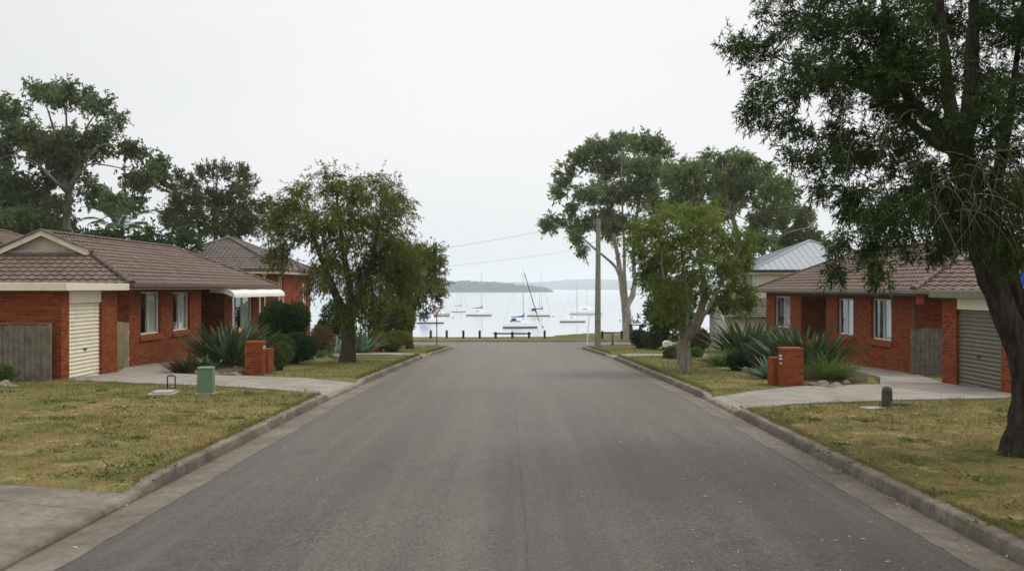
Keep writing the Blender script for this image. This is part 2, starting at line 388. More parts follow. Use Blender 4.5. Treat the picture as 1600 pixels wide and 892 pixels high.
def m_water():
    t = NT('lake_water'); P = t.tc.outputs['Object']
    n = t.noise(0.7, 4, 0.6, t.mapv(P, (1, 0.45, 1))); n2 = t.noise(0.02, 4, 0.6, t.mapv(P, (0.5, 2.2, 1)))
    h = t.math('MULTIPLY', n, t.ramp(n2, (0.35, 0.5), (0.65, 1.0)))
    nm = t.bump(h, 0.025, 0.12); q = t.principled(t.ramp(n2, (0.35, (0.42, 0.45, 0.46)), (0.7, (0.52, 0.54, 0.55))), 0.06, nm, 0.5, ior=1.33)
    lw = t.n('ShaderNodeLayerWeight'); lw.inputs['Blend'].default_value = 0.55; g = t.n('ShaderNodeBsdfGlossy'); g.inputs['Roughness'].default_value = 0.16; g.inputs['Color'].default_value = (0.905, 0.935, 0.955, 1); t.l(nm, g.inputs['Normal'])
    ms = t.n('ShaderNodeMixShader'); t.l(lw.outputs['Facing'], ms.inputs[0]); t.l(q.outputs[0], ms.inputs[1]); t.l(g.outputs[0], ms.inputs[2])
    MAT['water'] = t.done(ms)
def m_hill(name, a, b, scale):
    t = NT(name); n = t.noise(scale, 6, 0.7)
    MAT[name] = t.done(t.principled(t.ramp(n, (0.3, a), (0.7, b)), 0.95, None, 0.05))
m_asphalt(); m_lawn(); m_brick(); m_glass(); m_water()
m_concrete('concrete', (0.33, 0.295, 0.25), (0.19, 0.166, 0.138), 3.3)
m_concrete('kerb_concrete', (0.26, 0.222, 0.175), (0.10, 0.083, 0.063), 2.45, True)
m_concrete('gutter_concrete', (0.205, 0.175, 0.138), (0.11, 0.092, 0.07), 2.45, True)
m_concrete('dark_concrete', (0.215, 0.188, 0.15), (0.105, 0.09, 0.07), 3.3)  # darker base tone, for the nearest driveway
m_concrete('pit_concrete', (0.42, 0.41, 0.37), (0.28, 0.27, 0.24))
m_tile('roof_tile', (0.115, 0.076, 0.056), (0.185, 0.128, 0.098), (0.27, 0.215, 0.175))
m_tile('ridge_tile', (0.10, 0.066, 0.052), (0.15, 0.104, 0.085), (0.25, 0.2, 0.17))
m_tile('grey_tile', (0.115, 0.09, 0.077), (0.18, 0.145, 0.125), (0.26, 0.225, 0.195))
simple('cream', (0.72, 0.66, 0.52), 0.5, 0.05, 3, stain=((0.42, 0.37, 0.29), 2.5, 0.5))
simple('cream_wall', (0.60, 0.55, 0.45), 0.8, 0.05, 3, stain=((0.4, 0.36, 0.29), 1.2, 0.5))
simple('white_paint', (0.78, 0.76, 0.70), 0.45, 0.05, 4)
simple('awning', (0.76, 0.74, 0.68), 0.4, 0.05, 4, stain=((0.45, 0.42, 0.36), 3, 0.4))
simple('alu', (0.62, 0.61, 0.58), 0.4, 0.06, 5)
simple('olive', (0.16, 0.15, 0.105), 0.5, 0.1, 4)
simple('green_door', (0.135, 0.128, 0.088), 0.5, 0.12, 3)
simple('gutter_brown', (0.11, 0.068, 0.05), 0.5, 0.15, 4)
simple('dark', (0.02, 0.018, 0.016), 0.7, 0.2, 4)
simple('curtain', (0.66, 0.66, 0.63), 0.9, 0.05, 4)
simple('curtain_dark', (0.22, 0.23, 0.22), 0.9, 0.15, 4)
simple('timber_grey', (0.17, 0.145, 0.115), 0.9, 0.35, 5, 0.5, 0.1, stain=((0.07, 0.06, 0.05), 4, 0.7))
simple('timber_brown', (0.15, 0.105, 0.07), 0.9, 0.35, 5, 0.5, 0.1)
simple('timber_yellow', (0.46, 0.37, 0.22), 0.85, 0.15, 5)
simple('bollard_timber', (0.045, 0.038, 0.032), 0.9, 0.3, 8, 0.5, 0.1)
simple('pole_timber', (0.235, 0.235, 0.175), 0.9, 0.22, 5, 0.4, 0.1)
simple('pillar_green', (0.125, 0.205, 0.12), 0.5, 0.08, 5, stain=((0.07, 0.1, 0.06), 6, 0.4))
simple('steel_dark', (0.045, 0.042, 0.04), 0.6, 0.2, 5)
simple('galv', (0.3, 0.3, 0.29), 0.5, 0.15, 6, metal=0.4)
simple('sign_red', (0.34, 0.03, 0.025), 0.5, 0.1, 5)
simple('sign_white', (0.85, 0.78, 0.73), 0.5, 0.04, 5)
simple('sign_blue', (0.02, 0.08, 0.5), 0.4, 0.04, 5)
simple('mulch', (0.10, 0.07, 0.048), 0.95, 0.5, 22, 1.0, 0.05, stain=((0.24, 0.19, 0.14), 30, 0.8))
simple('rock', (0.23, 0.185, 0.145), 0.9, 0.4, 7, 0.8, 0.1, stain=((0.09, 0.075, 0.06), 9, 0.7))
simple('stump', (0.085, 0.072, 0.058), 0.95, 0.4, 12, 0.8, 0.1, stain=((0.2, 0.18, 0.15), 10, 0.6))
simple('metal_roof', (0.30, 0.32, 0.35), 0.45, 0.06, 2, spec=0.4)
simple('hull_white', (0.9, 0.9, 0.88), 0.35, 0.03, 2)
simple('hull_grey', (0.45, 0.46, 0.47), 0.4, 0.05, 2)
simple('antifoul', (0.035, 0.04, 0.045), 0.6, 0.2, 2)
simple('canvas_blue', (0.02, 0.10, 0.42), 0.8, 0.15, 3)
simple('canvas_navy', (0.02, 0.035, 0.09), 0.8, 0.15, 3)
simple('canvas_tan', (0.10, 0.085, 0.07), 0.8, 0.15, 3)
simple('spar', (0.55, 0.56, 0.57), 0.4, 0.05, 2)
simple('cable', (0.22, 0.22, 0.22), 0.7, 0.05, 2)
simple('dead_leaf', (0.42, 0.33, 0.18), 0.8, 0.5, 40)
simple('flower', (0.75, 0.24, 0.05), 0.6, 0.2, 10)
simple('red_box', (0.42, 0.05, 0.035), 0.6, 0.1, 10)
m_leaf('leaf_euc', [(0.062, 0.084, 0.035), (0.128, 0.165, 0.068), (0.230, 0.270, 0.108)], 0.45)
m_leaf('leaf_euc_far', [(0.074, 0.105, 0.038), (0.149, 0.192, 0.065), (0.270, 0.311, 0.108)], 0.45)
m_leaf('leaf_sheoak', [(0.059, 0.068, 0.027), (0.101, 0.111, 0.041), (0.162, 0.165, 0.054)], 0.25)
m_leaf('leaf_street', [(0.055, 0.070, 0.014), (0.12, 0.138, 0.026), (0.23, 0.245, 0.045)], 0.4)
m_leaf('leaf_paperbark', [(0.072, 0.105, 0.022), (0.15, 0.20, 0.04), (0.27, 0.33, 0.07)], 0.52)
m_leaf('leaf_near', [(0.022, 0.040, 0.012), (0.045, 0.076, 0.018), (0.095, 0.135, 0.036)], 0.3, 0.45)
m_leaf('leaf_dark', [(0.02, 0.045, 0.014), (0.042, 0.08, 0.022), (0.075, 0.125, 0.035)], 0.35)
m_leaf('leaf_mid', [(0.045, 0.062, 0.022), (0.085, 0.108, 0.034), (0.14, 0.16, 0.05)], 0.4)
m_leaf('leaf_bright', [(0.045, 0.09, 0.022), (0.085, 0.15, 0.035), (0.14, 0.22, 0.06)], 0.35)
m_leaf('leaf_russet', [(0.10, 0.05, 0.028), (0.11, 0.085, 0.035), (0.17, 0.10, 0.05)], 0.3)
m_leaf('leaf_grey', [(0.065, 0.085, 0.06), (0.10, 0.125, 0.09), (0.15, 0.175, 0.125)], 0.3)
m_leaf('leaf_strelitzia', [(0.028, 0.048, 0.020), (0.052, 0.084, 0.032), (0.115, 0.145, 0.065)], 0.3, 0.45, 1.5, 0.3)
m_leaf('leaf_agave', [(0.10, 0.17, 0.11), (0.15, 0.24, 0.16), (0.2, 0.3, 0.2)], 0.2, 0.45)
m_leaf('leaf_tussock', [(0.05, 0.085, 0.02), (0.10, 0.16, 0.04), (0.18, 0.24, 0.07)], 0.35)
m_leaf('leaf_weed', [(0.04, 0.07, 0.018), (0.075, 0.125, 0.03), (0.14, 0.18, 0.05)], 0.35)
m_leaf('leaf_palm', [(0.03, 0.06, 0.02), (0.06, 0.105, 0.036), (0.11, 0.16, 0.06)], 0.4, 0.4)
m_leaf('leaf_litter', [(0.22, 0.13, 0.06), (0.42, 0.32, 0.18), (0.6, 0.52, 0.36)], 0.1)
m_bark('bark_dark', (0.012, 0.010, 0.008), (0.085, 0.070, 0.056), (9, 9, 1.6), 1.0, 0.06)
m_bark('bark_brown', (0.045, 0.034, 0.026), (0.135, 0.105, 0.08), (9, 9, 1.2))
m_bark('bark_paper', (0.13, 0.10, 0.075), (0.36, 0.30, 0.235), (10, 10, 1.2))
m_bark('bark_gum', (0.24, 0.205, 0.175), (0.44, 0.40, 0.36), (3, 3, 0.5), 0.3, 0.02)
m_bark('bark_gum_dark', (0.12, 0.105, 0.09), (0.26, 0.235, 0.205), (3, 3, 0.5), 0.3, 0.02)  # darker tone of gum bark
m_hill('far_hill', (0.05, 0.07, 0.06), (0.07, 0.09, 0.075), 0.004)
m_hill('island_wood', (0.028, 0.042, 0.028), (0.05, 0.066, 0.042), 0.03)

# ------------------------------------------------------------------ setting: ground, road, kerbs, drives, water, hills, haze
def in_poly(x, y, poly):
    c = np.zeros(np.shape(x), bool); n = len(poly)
    for i in range(n):
        x0, y0 = poly[i]; x1, y1 = poly[(i+1) % n]
        if y0 == y1: continue
        k = ((y0 > y) != (y1 > y)) & (x < (x1-x0)*(y-y0)/(y1-y0)+x0); c ^= k
    return c
DRIVE_POLY = [
    [(-LAWN, 2.0), (-LAWN, 10.7), (-24, 10.2), (-24, 2.0)],
    [(-LAWN, 21.7), (-LAWN, 26.0), (-7.4, 27.1), (-10.0, 28.2), (-10.6, 30.2), (-11.75, 37.0), (-12.9, 39.0), (-12.9, 31.6), (-12.0, 28.9), (-12.0, 25.3), (-7.4, 23.3)],
    [(-LAWN, 43.2), (-LAWN, 46.6), (-12, 47.2), (-12, 43.8)],
    [(LAWN, 18.7), (LAWN, 21.5), (7.0, 24.0), (9.6, 25.4), (10.9, 28.8), (11.8, 37.5), (12.9, 39), (12.9, 31), (11.8, 26.7), (11.8, 22.6), (11.0, 21.6), (8.0, 20.5)],
    [(LAWN, 42.2), (LAWN, 45.6), (12, 47.5), (12, 44.2)],
]
def drive_mask(x, y):
    m = np.zeros(np.shape(x), bool)
    for p in DRIVE_POLY: m |= in_poly(x, y, p)
    return m
bx = np.concatenate([[0, 2, 4, 4.30, LAWN], np.arange(4.6, 16.01, 0.25), [17, 18, 20, 22, 25, 30, 36, 45, 60, 80, 110, 150, 220, 400, 900]])
bx = np.concatenate([-bx[:0:-1], bx])
by = np.concatenate([[-300, -150, -80, -40, -20, -10, -5, 0, 2], np.arange(3, 48, 0.25), np.arange(48, 62, 1.0),
                     np.linspace(62, YC1-GUT-KERB, 14), [69.44, 70, 76, 82.5, 83.56, 83.63], np.arange(84.5, 97, 1.5), [97, 98, 99, 100, 101, 102, 103, 105, 107, 109, 111, 113, 115, 117, 118, 119, 120, 121, 122, 124, 130]])
gx, gy = np.meshgrid(bx, by)
le = lawn_edge(gy)
shift = np.where(gy > YC1-GUT-KERB+0.01, 0.0, le-LAWN)
wx = np.sign(gx)*(np.abs(gx)+shift*(np.abs(gx) > 4.2))
cross = (gy > YC1-GUT-KERB+0.02) & (gy < YC2+0.6)
high = (np.abs(gx) >= LAWN-1e-4) & ~cross
high |= gy >= YC2+0.6
high &= ~drive_mask(wx+np.sign(wx)*0.09, gy)
gz = np.where(high, lawn_z(wx, gy), rz(gy)-0.22)
# gentle unevenness of the verge
gz += np.where(high & (np.abs(wx) > LAWN+0.2), 0.02*np.sin(wx*1.9+np.sin(gy*0.8)*2)*np.cos(gy*1.3+wx*0.4), 0)
bk = gy-bank_y(wx)
gz = np.where(bk > 0, np.maximum(lawn_z(wx, gy)-1.1*bk, WATER-0.8), gz)
nr, nc = gx.shape
idx = np.arange(nr*nc).reshape(nr, nc)
F = np.stack([idx[:-1, :-1], idx[:-1, 1:], idx[1:, 1:], idx[1:, :-1]], -1).reshape(-1, 4)
o = link(np_mesh('ground', np.stack([wx, gy, gz], -1).reshape(-1, 3), F, True), 'ground', MAT['lawn']); tag(o, kind='structure')

# the road with its crown, flaring into the cross street
rows = []
ys = np.concatenate([np.arange(-25, 62, 0.5), np.linspace(62, 69.99, 20)])
for y in ys:
    t = min(max(y-YC0, 0), CR-1e-6); w = ROADW+CR-math.sqrt(CR*CR-t*t)
    rows.append([(x*w, y, float(rz(y))+0.05*(1-min(1, abs(x*w)/ROADW)**2)) for x in np.linspace(-1, 1, 21)])
b = MB(); b.grid(rows)
rows = [[(x, y, float(rz(y))) for x in (-260, -100, -40, -11.75, -5, 0, 5, 11.75, 40, 100, 260)] for y in (69.99, 72, 76, 80, YC2)]
b.grid(rows)
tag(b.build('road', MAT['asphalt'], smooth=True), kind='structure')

def kerb_path(s):
    pts = []
    for y in np.arange(-25, YC0+0.01, 0.2): pts.append((s*ROADW, y, s, 0))
    for k in range(1, 25):
        a = math.pi/2*k/24
        pts.append((s*(ROADW+CR-CR*math.cos(a)), YC0+CR*math.sin(a), s*math.cos(a), -math.sin(a)))
    for x in np.linspace(ROADW+CR+1, 260, 60): pts.append((s*x, YC1, 0, -1))
    return pts
def kerb_sweep(name_g, name_k, path, s):
    gut, ker = [], []
    for x, y, nx, ny in path:
        f = kerb_f(y, s) if s else 1.0
        if s and abs(x) > ROADW+0.01: f = 1.0
        h = 0.122*f+0.035*(1-f)
        z0 = float(rz(y))
        q = lambda d, z: (x+nx*d, y+ny*d, float(rz(y+ny*d))+z)
        gut.append([q(-0.03+0.03*rnd.random(), 0.004), q(0.005+0.02*rnd.random(), 0.006), q(GUT-0.12, -0.022), q(GUT, -0.018)])
        ker.append([q(GUT-0.004, -0.06), q(GUT+0.012, -0.012+0.2*h), q(GUT+0.03, h-0.02), q(GUT+0.05, h), q(GUT+KERB, h+0.004), q(GUT+KERB+0.02, h-0.25)])
    a = MB(); a.grid(gut); tag(a.build(name_g, MAT['gutter_concrete'], smooth=True), kind='structure')
    a = MB(); a.grid(ker); tag(a.build(name_k, MAT['kerb_concrete'], smooth=False), kind='structure')
kerb_sweep('gutter', 'kerb', kerb_path(-1), -1)
kerb_sweep('gutter', 'kerb', kerb_path(1), 1)
kerb_sweep('gutter', 'kerb', [(x, YC2, 0, 1) for x in np.linspace(-260, 260, 120)], 0)

# concrete drives: slabs that follow the land and ramp down to the gutter
def slab(name, poly, s, m, step=0.3):
    xs = [p[0] for p in poly]; yl = [p[1] for p in poly]
    from mathutils.geometry import tessellate_polygon, delaunay_2d_cdt
    pts = [Vector(p) for p in poly]; edges = [(i, (i+1) % len(poly)) for i in range(len(poly))]
    X, Y = np.meshgrid(np.arange(min(xs)+0.15, max(xs), 0.5), np.arange(min(yl)+0.15, max(yl), 0.5))
    ok = in_poly(X, Y, poly)
    pts += [Vector((a, c)) for a, c in zip(X[ok], Y[ok])]
    res = delaunay_2d_cdt(pts, edges, [], 1, 1e-4)
    V = [(v.x, v.y) for v in res[0]]; fs = res[2]
    mb = MB()
    def top(x, y):
        d = abs(x)-LAWN; t = float(sstep(d/1.3))
        return float(rz(y))+(0.036+(0.125+0.012-0.036)*t+float(lateral(x, y))*t)
    mb.v = [(x, y, top(x, y)) for x, y in V]; mb.f = [tuple(f) for f in fs]
    for i in range(len(poly)):
        p, q = poly[i], poly[(i+1) % len(poly)]; n = 12
        for k in range(n):
            a = (p[0]+(q[0]-p[0])*k/n, p[1]+(q[1]-p[1])*k/n); c = (p[0]+(q[0]-p[0])*(k+1)/n, p[1]+(q[1]-p[1])*(k+1)/n)
            mb.face([(a[0], a[1], top(*a)-0.3), (c[0], c[1], top(*c)-0.3), (c[0], c[1], top(*c)), (a[0], a[1], top(*a))])
    tag(mb.build(name, MAT[m]), kind='structure')
for i, p in enumerate(DRIVE_POLY): slab('driveway', p, 1 if p[0][0] > 0 else -1, 'dark_concrete' if i == 0 else 'concrete')

# garden soil
def soil(poly, h=0.10):
    cx = sum(p[0] for p in poly)/len(poly); cy = sum(p[1] for p in poly)/len(poly)
    rows = []
    for k, hh in ((1.0, -0.1), (0.97, h*0.5), (0.85, h), (0.5, h*1.3), (0.05, h*1.4)):
        rows.append([(cx+(p[0]-cx)*k, cy+(p[1]-cy)*k, float(lawn_z(cx+(p[0]-cx)*k, cy+(p[1]-cy)*k))+hh+0.02*rnd.random()) for p in poly+[poly[0]]])
    b = MB(); b.grid(rows); tag(b.build('garden_soil', MAT['mulch'], smooth=True), kind='structure')
soil([(-7.9, 27.35), (-9.0, 27.9), (-10.1, 28.6), (-10.7, 30.6), (-11.4, 36), (-12.5, 40), (-12.6, 43), (-9, 43.1), (-8.3, 42), (-8.1, 36), (-7.95, 31)])
soil([(7.1, 24.4), (8.4, 25.2), (9.5, 25.9), (10.6, 28.8), (11.2, 34), (11.9, 40), (11.6, 43.5), (8.6, 43), (8.0, 40), (7.4, 34), (7.0, 28)])

wr = np.concatenate([[0, 60, 200, 600, 2000, 6000, 11000]]); wxs = np.concatenate([-wr[:0:-1], wr]); wys = np.array([94, 130, 200, 300, 500, 900, 1800, 4000, 11000.])
X, Y = np.meshgrid(wxs, wys); idx = np.arange(X.size).reshape(X.shape)
F = np.stack([idx[:-1, :-1], idx[:-1, 1:], idx[1:, 1:], idx[1:, :-1]], -1).reshape(-1, 4)
tag(link(np_mesh('lake', np.stack([X, Y, np.full(X.shape, WATER)], -1).reshape(-1, 3), F), 'lake', MAT['water']), kind='structure')

def hill(name, x0, x1, y, depth, prof, m, rough, seed, n=160, kind='structure'):
    """a ridge seen across the lake: prof gives crest height (m above water) along x"""
    r = np.random.default_rng(seed); rows = []
    xs = np.linspace(x0, x1, n); hs = np.interp(xs, *zip(*prof))
    hs = hs+rough*(r.random(n)-0.5)*np.clip(hs/8, 0, 1)
    for t, k in ((0, -0.05), (0.03, 0.45), (0.12, 0.72), (0.3, 0.9), (0.5, 1.0), (0.75, 0.6), (1, -0.1)):
        rows.append([(xs[i]+r.normal()*2, y+depth*t, WATER-0.5+max(-0.5, hs[i]*k+(rough*0.6*(r.random()-0.5) if 0 < t < 0.6 and hs[i] > 3 else 0))) for i in range(n)])
    b = MB(); b.grid(rows); o = b.build(name, MAT[m], smooth=False); tag(o, kind=kind); return o
# wooded point (about 2 km off) and the paler ranges behind it
px = lambda u, y: (u-U0)/FOC*y
YI = 1850.0
hill('headland', px(480, YI), px(868, YI), YI, 420, [(px(480, YI), 30), (px(640, YI), 27), (px(690, YI), 24), (px(705, YI), 23), (px(730, YI), 23), (px(760, YI), 21), (px(800, YI), 17), (px(830, YI), 14), (px(848, YI), 10), (px(860, YI), 7), (px(868, YI), 0)], 'island_wood', 5.0, 3, 260)
YH = 4300.0
hill('hills', px(300, YH), px(1400, YH), YH, 1500, [(px(300, YH), 40), (px(600, YH), 42), (px(760, YH), 42), (px(800, YH), 40), (px(850, YH), 38), (px(900, YH), 54), (px(940, YH), 56), (px(1000, YH), 50), (px(1060, YH), 46), (px(1400, YH), 52)], 'far_hill', 3.0, 5, 200)

# the air over the lake
hz = NT('haze_air'); pv = hz.n('ShaderNodeVolumePrincipled')
pv.inputs['Color'].default_value = (0.86, 0.95, 1.0, 1); pv.inputs['Density'].default_value = 0.00024; pv.inputs['Anisotropy'].default_value = 0.0
hz.l(pv.outputs[0], hz.out.inputs['Volume']); hz.m.cycles.homogeneous_volume = True
b = MB(); b.box(-12000, 12000, -400, 12000, WATER-12, 75); tag(b.build('haze', hz.m, uv=False), kind='stuff')

# ------------------------------------------------------------------ houses
def inv(parent): return parent
def wall_mb(b, axis, c, t, a0, a1, z0, z1, holes=()):
    """wall sheet with real thickness: axis 'x' means the plane x=c spanned by y in a0..a1; t is the inward step"""
    A = sorted({a0, a1, *[h[0] for h in holes], *[h[1] for h in holes]}); Z = sorted({z0, z1, *[h[2] for h in holes], *[h[3] for h in holes]})
    P = (lambda a, z, d: (c+d, a, z)) if axis == 'x' else (lambda a, z, d: (a, c+d, z))
    inh = lambda a, z: any(h[0] < a < h[1] and h[2] < z < h[3] for h in holes)
    for i in range(len(A)-1):
        for j in range(len(Z)-1):
            if inh((A[i]+A[i+1])/2, (Z[j]+Z[j+1])/2): continue
            for d in (0, t): b.face([P(A[i], Z[j], d), P(A[i+1], Z[j], d), P(A[i+1], Z[j+1], d), P(A[i], Z[j+1], d)])
    for h in list(holes)+[(a0, a1, z0, z1)]:
        for p, q in (((h[0], h[2]), (h[1], h[2])), ((h[1], h[2]), (h[1], h[3])), ((h[1], h[3]), (h[0], h[3])), ((h[0], h[3]), (h[0], h[2]))):
            b.face([P(*p, 0), P(*q, 0), P(*q, t), P(*p, t)])

def tiled_slope(b, O, U, S, u0f, u1f, L, course=0.34, tile=0.30, lip=0.045, wave=0.026):
    """courses of roof tiles laid from eave origin O along unit U, rising along unit S for L metres"""
    O, U, S = Vector(O), Vector(U), Vector(S); N = U.cross(S).normalized()
    if N.z < 0: N = -N
    n = max(1, int(round(L/course))); c = L/n; st = tile/6
    for k in range(n):
        s0, s1 = k*c, min(L, (k+1)*c+0.02)
        a0, a1 = u0f(s0), u1f(s0); c0, c1 = u0f(min(L, s1)), u1f(min(L, s1))
        lo, hi = min(a0, c0), max(a1, c1); m = max(2, int((hi-lo)/st))
        us = [lo+(hi-lo)*i/m for i in range(m+1)]
        r0, r1, r2 = [], [], []
        off = rnd.random()*0.012
        for u in us:
            w = wave*math.cos(2*math.pi*u/tile)
            if w < 0: w *= 0.5
            ua = min(max(u, a0), a1); uc = min(max(u, c0), c1)
            r0.append(O+U*ua+S*s0+N*(0.0+w*0.5)); r1.append(O+U*ua+S*(s0-0.012)+N*(lip+w+off)); r2.append(O+U*uc+S*s1+N*(0.008+w))
        b.grid([r0, r1, r2])
def ridge_caps(b, p, q, r=0.11, step=0.36, lift=0.03):
    p, q = Vector(p), Vector(q); d = q-p; L = d.length; d.normalize(); n = max(1, int(L/step))
    side = d.cross(Vector((0, 0, 1))).normalized(); up = side.cross(d)
    for k in range(n):
        a = p+d*(L*k/n-0.02); c = p+d*(L*(k+1)/n+0.02); rows = []
        for e, rr in ((a, r*1.12), (c, r*0.95)):
            rows.append([e+side*(rr*math.cos(t))+up*(rr*math.sin(t)*0.8+lift) for t in [math.pi*i/6 for i in range(7)]])
        b.grid(rows); b.face(rows[0])
def hip_roof(par, x0, x1, y0, y1, z, slope, ridge_axis='y', south_gablet=0.0, roof_m='roof_tile', cap_m='ridge_tile', tiles=True, seam=False):
    """hipped roof over the eave rectangle, ridge along y; south_gablet cuts the near hip with an upright gablet after that run"""
    w = x1-x0; cs = 1/math.sqrt(1+slope*slope); b = MB(); cap = MB()
    if ridge_axis == 'y':
        hw = w/2; xm = (x0+x1)/2; zr = z+slope*hw; ya, yb = y0+hw, y1-hw
        g = south_gablet; ra = (y0+g-0.25) if g else ya
        slen = hw/cs
        for sx, xe in ((1, x0), (-1, x1)):
            S = Vector((sx*cs, 0, slope*cs))
            f0 = (lambda s: min(s*cs, g)) if g else (lambda s: s*cs)
            if g: f0 = lambda s: s*cs if s*cs < g else g-0.25
            tiled_slope(b, (xe, y0, z), (0, 1, 0), S, f0, (lambda s: (y1-y0)-s*cs), slen)
        gl = (g if g else hw)/cs
        tiled_slope(b, (x0, y0, z), (1, 0, 0), (0, cs, slope*cs), lambda s: s*cs, lambda s: w-s*cs, gl)
        tiled_slope(b, (x0, y1, z), (1, 0, 0), (0, -cs, slope*cs), lambda s: s*cs, lambda s: w-s*cs, slen)
        lines = [((xm, ra, zr), (xm, yb, zr))]
        for xe, sx in ((x0, 1), (x1, -1)):
            gg = g if g else hw
            lines += [((xe, y0, z+0.02), (xe+sx*gg, y0+gg, z+slope*gg+0.02)), ((xe, y1, z+0.02), (xm, yb, zr))]
        ro = b.build('roof', MAT[roof_m], par, uv=False)
        for p_, q_ in lines:
            cap = MB(); ridge_caps(cap, p_, q_); cap.build('ridge_cap', MAT[cap_m], ro, uv=False)
        return ro, xm, zr
def gutter_ring(par, x0, x1, y0, y1, z, h, m, name='gutter', d=0.12):
    b = MB()
    b.box(x0-d, x0, y0-d, y1+d, z-h, z); b.box(x1, x1+d, y0-d, y1+d, z-h, z)
    b.box(x0, x1, y0-d, y0, z-h, z); b.box(x0, x1, y1, y1+d, z-h, z)
    return b.build(name, MAT[m], par, bevel=0.02)

def window(par, s, a, y0, y1, z0, z1, frame_m, split=0.5, curtain=(0.45, 1.0), curtain_m='curtain', sill=True, inset=0.10, axis='x'):
    """sliding window in a street wall at |x|=a; frame, panes, curtain, brick sill"""
    X = lambda d: s*(a+d)
    fw = 0.055; f = MB(); d0, d1 = inset, inset+0.07
    f.box(X(d0), X(d1), y0, y0+fw, z0, z1); f.box(X(d0), X(d1), y1-fw, y1, z0, z1)
    f.box(X(d0), X(d1), y0+fw, y1-fw, z0, z0+fw); f.box(X(d0), X(d1), y0+fw, y1-fw, z1-fw, z1)
    ym = y0+(y1-y0)*split; f.box(X(d0+0.004), X(d1-0.01), ym-fw/2, ym+fw/2, z0+fw, z1-fw)
    w = f.build('window', MAT[frame_m], par)
    p = MB(); xx = X(d0+0.035)
    p.face([(xx, y0+fw, z0+fw), (xx, ym-fw/2, z0+fw), (xx, ym-fw/2, z1-fw), (xx, y0+fw, z1-fw)])
    p.face([(xx-s*0.012, ym+fw/2, z0+fw), (xx-s*0.012, y1-fw, z0+fw), (xx-s*0.012, y1-fw, z1-fw), (xx-s*0.012, ym+fw/2, z1-fw)])
    p.build('pane', MAT['glass'], w)
    if curtain:
        rows = [[], []]; ya = y0+(y1-y0)*curtain[0]; yb = y0+(y1-y0)*curtain[1]; n = 40
        for i in range(n+1):
            y = ya+(yb-ya)*i/n; dd = 0.205+0.02*math.sin(i*1.35)
            rows[0].append((X(dd), y, z0-0.05)); rows[1].append((X(dd), y, z1+0.02))
        c = MB(); c.grid(rows); c.build('curtain', MAT[curtain_m], w, smooth=True)
    if sill:
        q = MB(); xo = X(-0.06)
        q.hexa([(X(0.1), y0-0.1, z0-0.16), (xo, y0-0.1, z0-0.20), (xo, y1+0.1, z0-0.20), (X(0.1), y1+0.1, z0-0.16),
                (X(0.1), y0-0.1, z0-0.003), (xo, y0-0.1, z0-0.06), (xo, y1+0.1, z0-0.06), (X(0.1), y1+0.1, z0-0.003)])
        q.build('sill', MAT['brick_sill'], w)
    return w
def roller_door(par, s, a, y0, y1, z0, z1, m, pitch=0.105):
    rows = []; n = int((z1-z0)/pitch)*6
    for i in range(n+1):
        z = z0+(z1-z0)*i/n; k = (i % 6)/6; d = 0.16+(0.028 if k < 0.34 else (-0.0 if k > 0.5 else 0.014))
        rows.append([(s*(a+0.16-d+0.04), y0, z), (s*(a+0.16-d+0.04), y1, z)])
    b = MB(); b.grid(rows); o = b.build('garage_door', MAT[m], par)
    h = MB(); yc = y0+(y1-y0)*0.55; h.box(s*(a+0.0), s*(a+0.035), yc-0.09, yc+0.09, z0+0.92, z0+0.96); h.box(s*(a+0.01), s*(a+0.035), yc-0.02, yc+0.02, z0+0.86, z0+0.92)
    h.build('handle', MAT['steel_dark'], o)
    return o
MAT['brick_sill'] = MAT['brick']
t_ = NT('sill_brick'); fr_ = t_.math('FRACT', t_.math('DIVIDE', t_.sep(t_.tc.outputs['Object'])[1], 0.086))
c_ = t_.mix(t_.ramp(fr_, (0.10, 0.8), (0.16, 0)), t_.ramp(t_.noise(7, 3), (0.3, (0.18, 0.04, 0.015)), (0.7, (0.31, 0.07, 0.02))), (0.16, 0.11, 0.085))
MAT['brick_sill'] = t_.done(t_.principled(c_, 0.9, None, 0.15))

